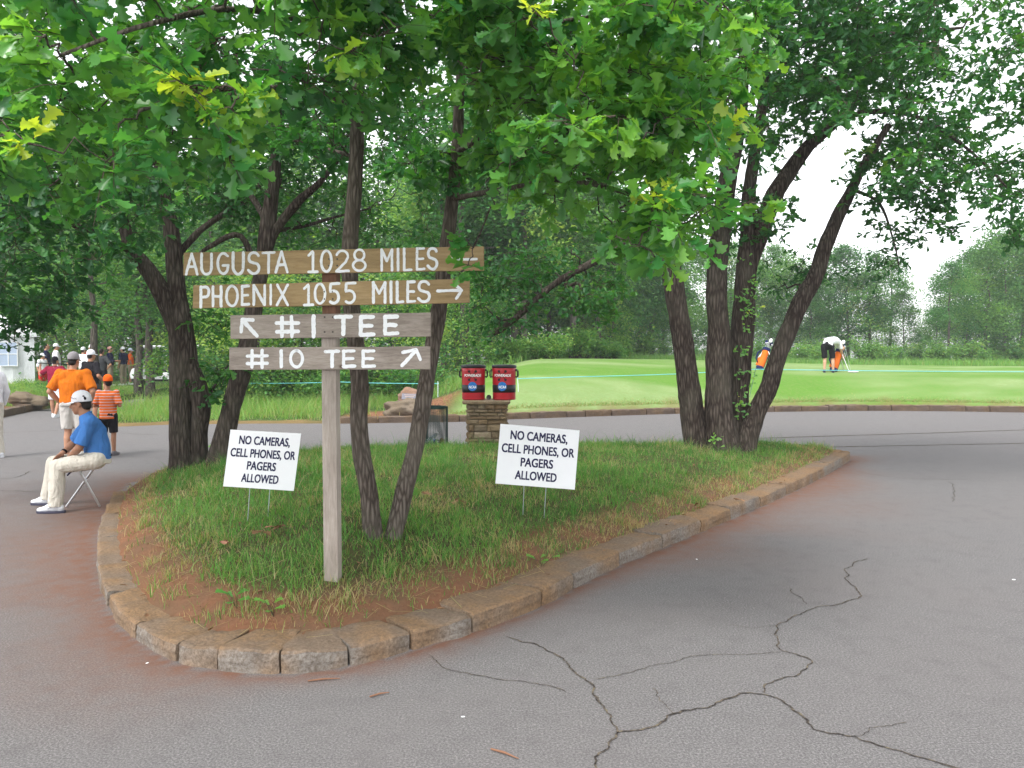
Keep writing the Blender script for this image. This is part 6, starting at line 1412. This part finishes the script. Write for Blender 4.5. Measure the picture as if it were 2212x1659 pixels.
# ---------------------------------------------------------------- spectators and players farther back
for u, d, H, rz, top, bot, legs, cap, lab in [(101, 33.5, 1.84, -60, NAVY, BLKC, 'trousers', None, 'bareheaded man in navy with a white stripe, beside the white tent'), (122, 32.5, 1.86, -50, WSH, WSH, 'trousers', WSH, 'player all in white with a white cap behind the man in maroon'), (92, 30.5, 1.50, -100, WSH, RDC, 'shorts', WSH, 'child in white and red below the man in navy near the tent'),
        (181, 31, 1.78, -20, WSH, KHK, 'shorts', WSH, 'player in a white shirt and cap above the shoulder of the man in orange'), (198, 33, 1.86, 60, RDC, BLKC, 'shorts', WSH, 'man in a bright red shirt and white cap beside the dark tree trunk'), (220, 30, 1.76, -10, DGR, BLKC, 'shorts', None, 'man in dark grey with a hand on his hip right beside the dark tree trunk'),
        (238, 36, 1.78, -80, NAVY, KHK, 'trousers', PNK, 'woman in a navy blazer and pink cap holding papers'), (266, 37, 1.78, 80, NAVY, KHK, 'trousers', WSH, 'bending player in navy close to the pale grey trunk'), (282, 38, 1.72, -60, ORC, KHK, 'shorts', LBL, 'player in an orange shirt and pale cap beside the pale grey trunk')]:
    J = std(H); k = J['k']
    if 'hip right' in lab: J['elR'] = V3((.42, -.06, 1.15)) * k; J['wrR'] = V3((.20, .05, 1.0)) * k; J['hdR'] = V3((-.8, .4, -.4))
    if 'papers' in lab:
        for s, q in (('L', -1), ('R', 1)): J['el' + s] = V3((q * .24, .02, 1.12)) * k; J['wr' + s] = V3((q * .10, .26, 1.12)) * k; J['hd' + s] = V3((-q * .4, .8, .1))
    person(lab, at_px(u, d), R(rz), J, top, bot, legs, 'long' if 'blazer' in lab else 'short', SKIN, cap, None, HAIR, (WSO, WSO), 1.08, .016)
# ---------------------------------------------------------------- the golfer bending over on the green
DG_ = 28.0; gb_ = at_px(1790, DG_); zb = W(1790, 785.5, DG_).z; gb_.z = zb; GQ = lambda u, v, dy=0: W(u, v, DG_ + dy) - gb_
J = std(1.84); k = J['k']
J.update(dict(hipL=GQ(1780, 729), hipR=GQ(1796, 729), kneeL=GQ(1782, 756, .02), kneeR=GQ(1799, 756, .02), ankL=GQ(1781, 781), ankR=GQ(1800, 781), pelvis=GQ(1788, 727), waist=GQ(1790, 719, .10), chest=GQ(1802, 716, .30), neck=GQ(1815, 724, .50), head=GQ(1820, 733, .58), fw=V3((.3, .3, -1)), up=V3((.5, .8, -.15)),
    shL=GQ(1802, 719, .55), shR=GQ(1815, 722, .30), elL=GQ(1815, 735, .6), elR=GQ(1817, 736, .35), wrL=GQ(1821, 748, .62), wrR=GQ(1820, 751, .5), hdL=V3((.3, .1, -1)), hdR=V3((.2, .1, -1))))
for s in 'LR': J['ank' + s].z = .085 * k; J['toe' + s] = J['ank' + s] + V3((.05, .18, -.05))
person('golfer in white shirt and black shorts bending over a golf bag on the green', V3((gb_.x, gb_.y, zg1(gb_.x, DG_))), 0, J, WSH, BLKC, 'shorts', 'short', SKINB, None, None, HAIR, (NSO, NSO), 1.0, .012, collar=False)
# ---------------------------------------------------------------- golf bags
BOR = cloth('bag_orange', (.66, .14, .02), .3); BNV = cloth('bag_navy', (.015, .02, .075), .3); BWH = cloth('bag_white', (.72, .72, .74), .3); BSV = plain('club_steel', (.45, .46, .48), .3, .5, .8)
def golf_bag(label, u0, v0, u1, v1, d, towel):
    b = W(u0, v0, d); tp = W(u1, v1, d); ax = (tp - b); b.z = zg1(b.x, d); Lb = .82; ax = V3((ax.x, .16, ax.z)).normalized(); rt = V3((0, 1, 0)).cross(ax).normalized() * -1; fw = ax.cross(rt); M = Matrix((rt, fw, ax)).transposed()
    t = thing('golf_bag', label, 'golf bag', b); P = lambda x, y, z: M @ V3((x, y, z))
    mb = MB(); mb.smooth = True; mb.lathe([(.10, .0), (.125, .02), (.125, .30), (.115, .52), (.125, .78), (.13, .80)], 20, M); mb.build('body', BOR, t)
    mb = MB(); mb.smooth = True; mb.lathe([(.13, -.005), (.135, .01), (.135, .10), (.127, .11)], 20, M); mb.build('base', BNV, t)
    mb = MB(); mb.smooth = True; mb.lathe([(.128, .72), (.14, .73), (.142, .82), (.12, .84), (.11, .82)], 20, M); mb.build('cuff', BNV, t)
    for x, y, z, sz, mt in ((-.11, -.06, .36, (.09, .13, .42), BNV), (.10, -.09, .30, (.10, .10, .32), BOR), (.0, -.125, .52, (.14, .06, .20), BWH), (.02, -.12, .20, (.15, .07, .22), BNV)):
        mb = MB(); mb.box(P(x, y, z), sz, M); mb.build('pocket', mt, t, bevel=.03)
    for q in (-1, 1):
        mb = MB(); mb.tube([P(.02 + .05 * q, .10, .74), V3((P(0, 0, .7).x + .22 + .04 * q, .30 * q, .01))], .011, 6); mb.build('leg', BSV, t)
    mb = MB(); mb.smooth = True; mb.tube([P(.13, -.02, .74), P(.24, -.04, .58), P(.23, -.04, .36), P(.13, -.02, .22)], [.016, .03, .03, .016], 8); mb.build('strap', BNV, t)
    for i, (x, y, L, cv) in enumerate([(-.05, -.03, .40, BNV), (.0, .05, .46, BWH), (.05, -.02, .36, BNV), (.03, .04, .30, None), (-.02, -.06, .28, None), (.06, .03, .26, None), (-.06, .03, .30, None)]):
        mb = MB(); mb.tube([P(x, y, .55), P(x * 1.6, y * 1.6, .80 + L * .6)], .006, 6); sf = mb.build('club', BSV, t)
        mb = MB(); mb.smooth = True; q = P(x * 1.8, y * 1.8, .80 + L * .7)
        if cv: mb.ball(q, 1, 12, 8, (.062, .055, .085), M); mb.build('head_cover', cv, sf)
        else: mb.ball(q, 1, 10, 6, (.045, .018, .032), M); mb.build('head', BSV, sf)
    mb = MB(); q = [P(x, y, z) for x, y, z in ((-.16, -.13, .80), (.06, -.17, .84), (.16, -.16, .46), (.0, -.165, .40))]; n_ = M @ V3((0, -1, 0))
    loft(mb, [(q[0].lerp(q[1], .5).lerp(q[2].lerp(q[3], .5), i / 5) + n_ * (.01 + .012 * math.sin(i * 2)), (q[1] - q[0]).normalized(), n_, .10 - .008 * i, .016) for i in range(6)], 12); mb.build('towel', BWH, t, bevel=0)
    return t
golf_bag('orange and navy golf bag with white towel, half behind the leaning oak trunk', 1640, 782, 1659, 740, 28.2, 0)
golf_bag('orange and white golf bag right beside the bending golfer', 1800, 786, 1817, 745, 28.4, 0)
p = W(1843, 787, 28.2); p.z = zg1(p.x, 28.2) + .02; mb = MB(); mb.smooth = True; mb.ball((0, 0, 0), 1, 14, 8, (.16, .12, .03)); mb.ball((.12, .03, .0), 1, 12, 6, (.10, .08, .025)); mb.ball((-.1, .04, 0), 1, 12, 6, (.07, .05, .03)); tag(fuse(mb, 'towel', BWH, None, .012, 1, .01), 'small white towel lying on the green beside the bending golfer', 'towel').location = p
mb = MB(); q = p + V3((-.10, -.05, 0)); e = thing('golf_club', 'thin golf club leaning from the green beside the white towel', 'golf club', q); mb.tube([(0, 0, .0), (-.16, .1, .85)], .004, 6); mb.build('shaft', BSV, e); mb = MB(); mb.box((.03, 0, .01), (.10, .03, .03)); mb.build('head', BSV, e, bevel=.008)
# ================================================================== air
mb = MB(); mb.box((0, 100, 25), (560, 380, 52)); hz = bpy.data.materials.new('haze'); hz.use_nodes = True; hn = hz.node_tree; hn.nodes.clear()
pv = hn.nodes.new('ShaderNodeVolumePrincipled'); pv.inputs['Color'].default_value = (.93, .97, 1, 1); pv.inputs['Density'].default_value = .0011; pv.inputs['Anisotropy'].default_value = .2
ho = hn.nodes.new('ShaderNodeOutputMaterial'); hn.links.new(pv.outputs[0], ho.inputs['Volume'])
tag(mb.build('haze', hz), 'thin pale haze in the air over the lawn and wood', 'haze', kind='stuff')
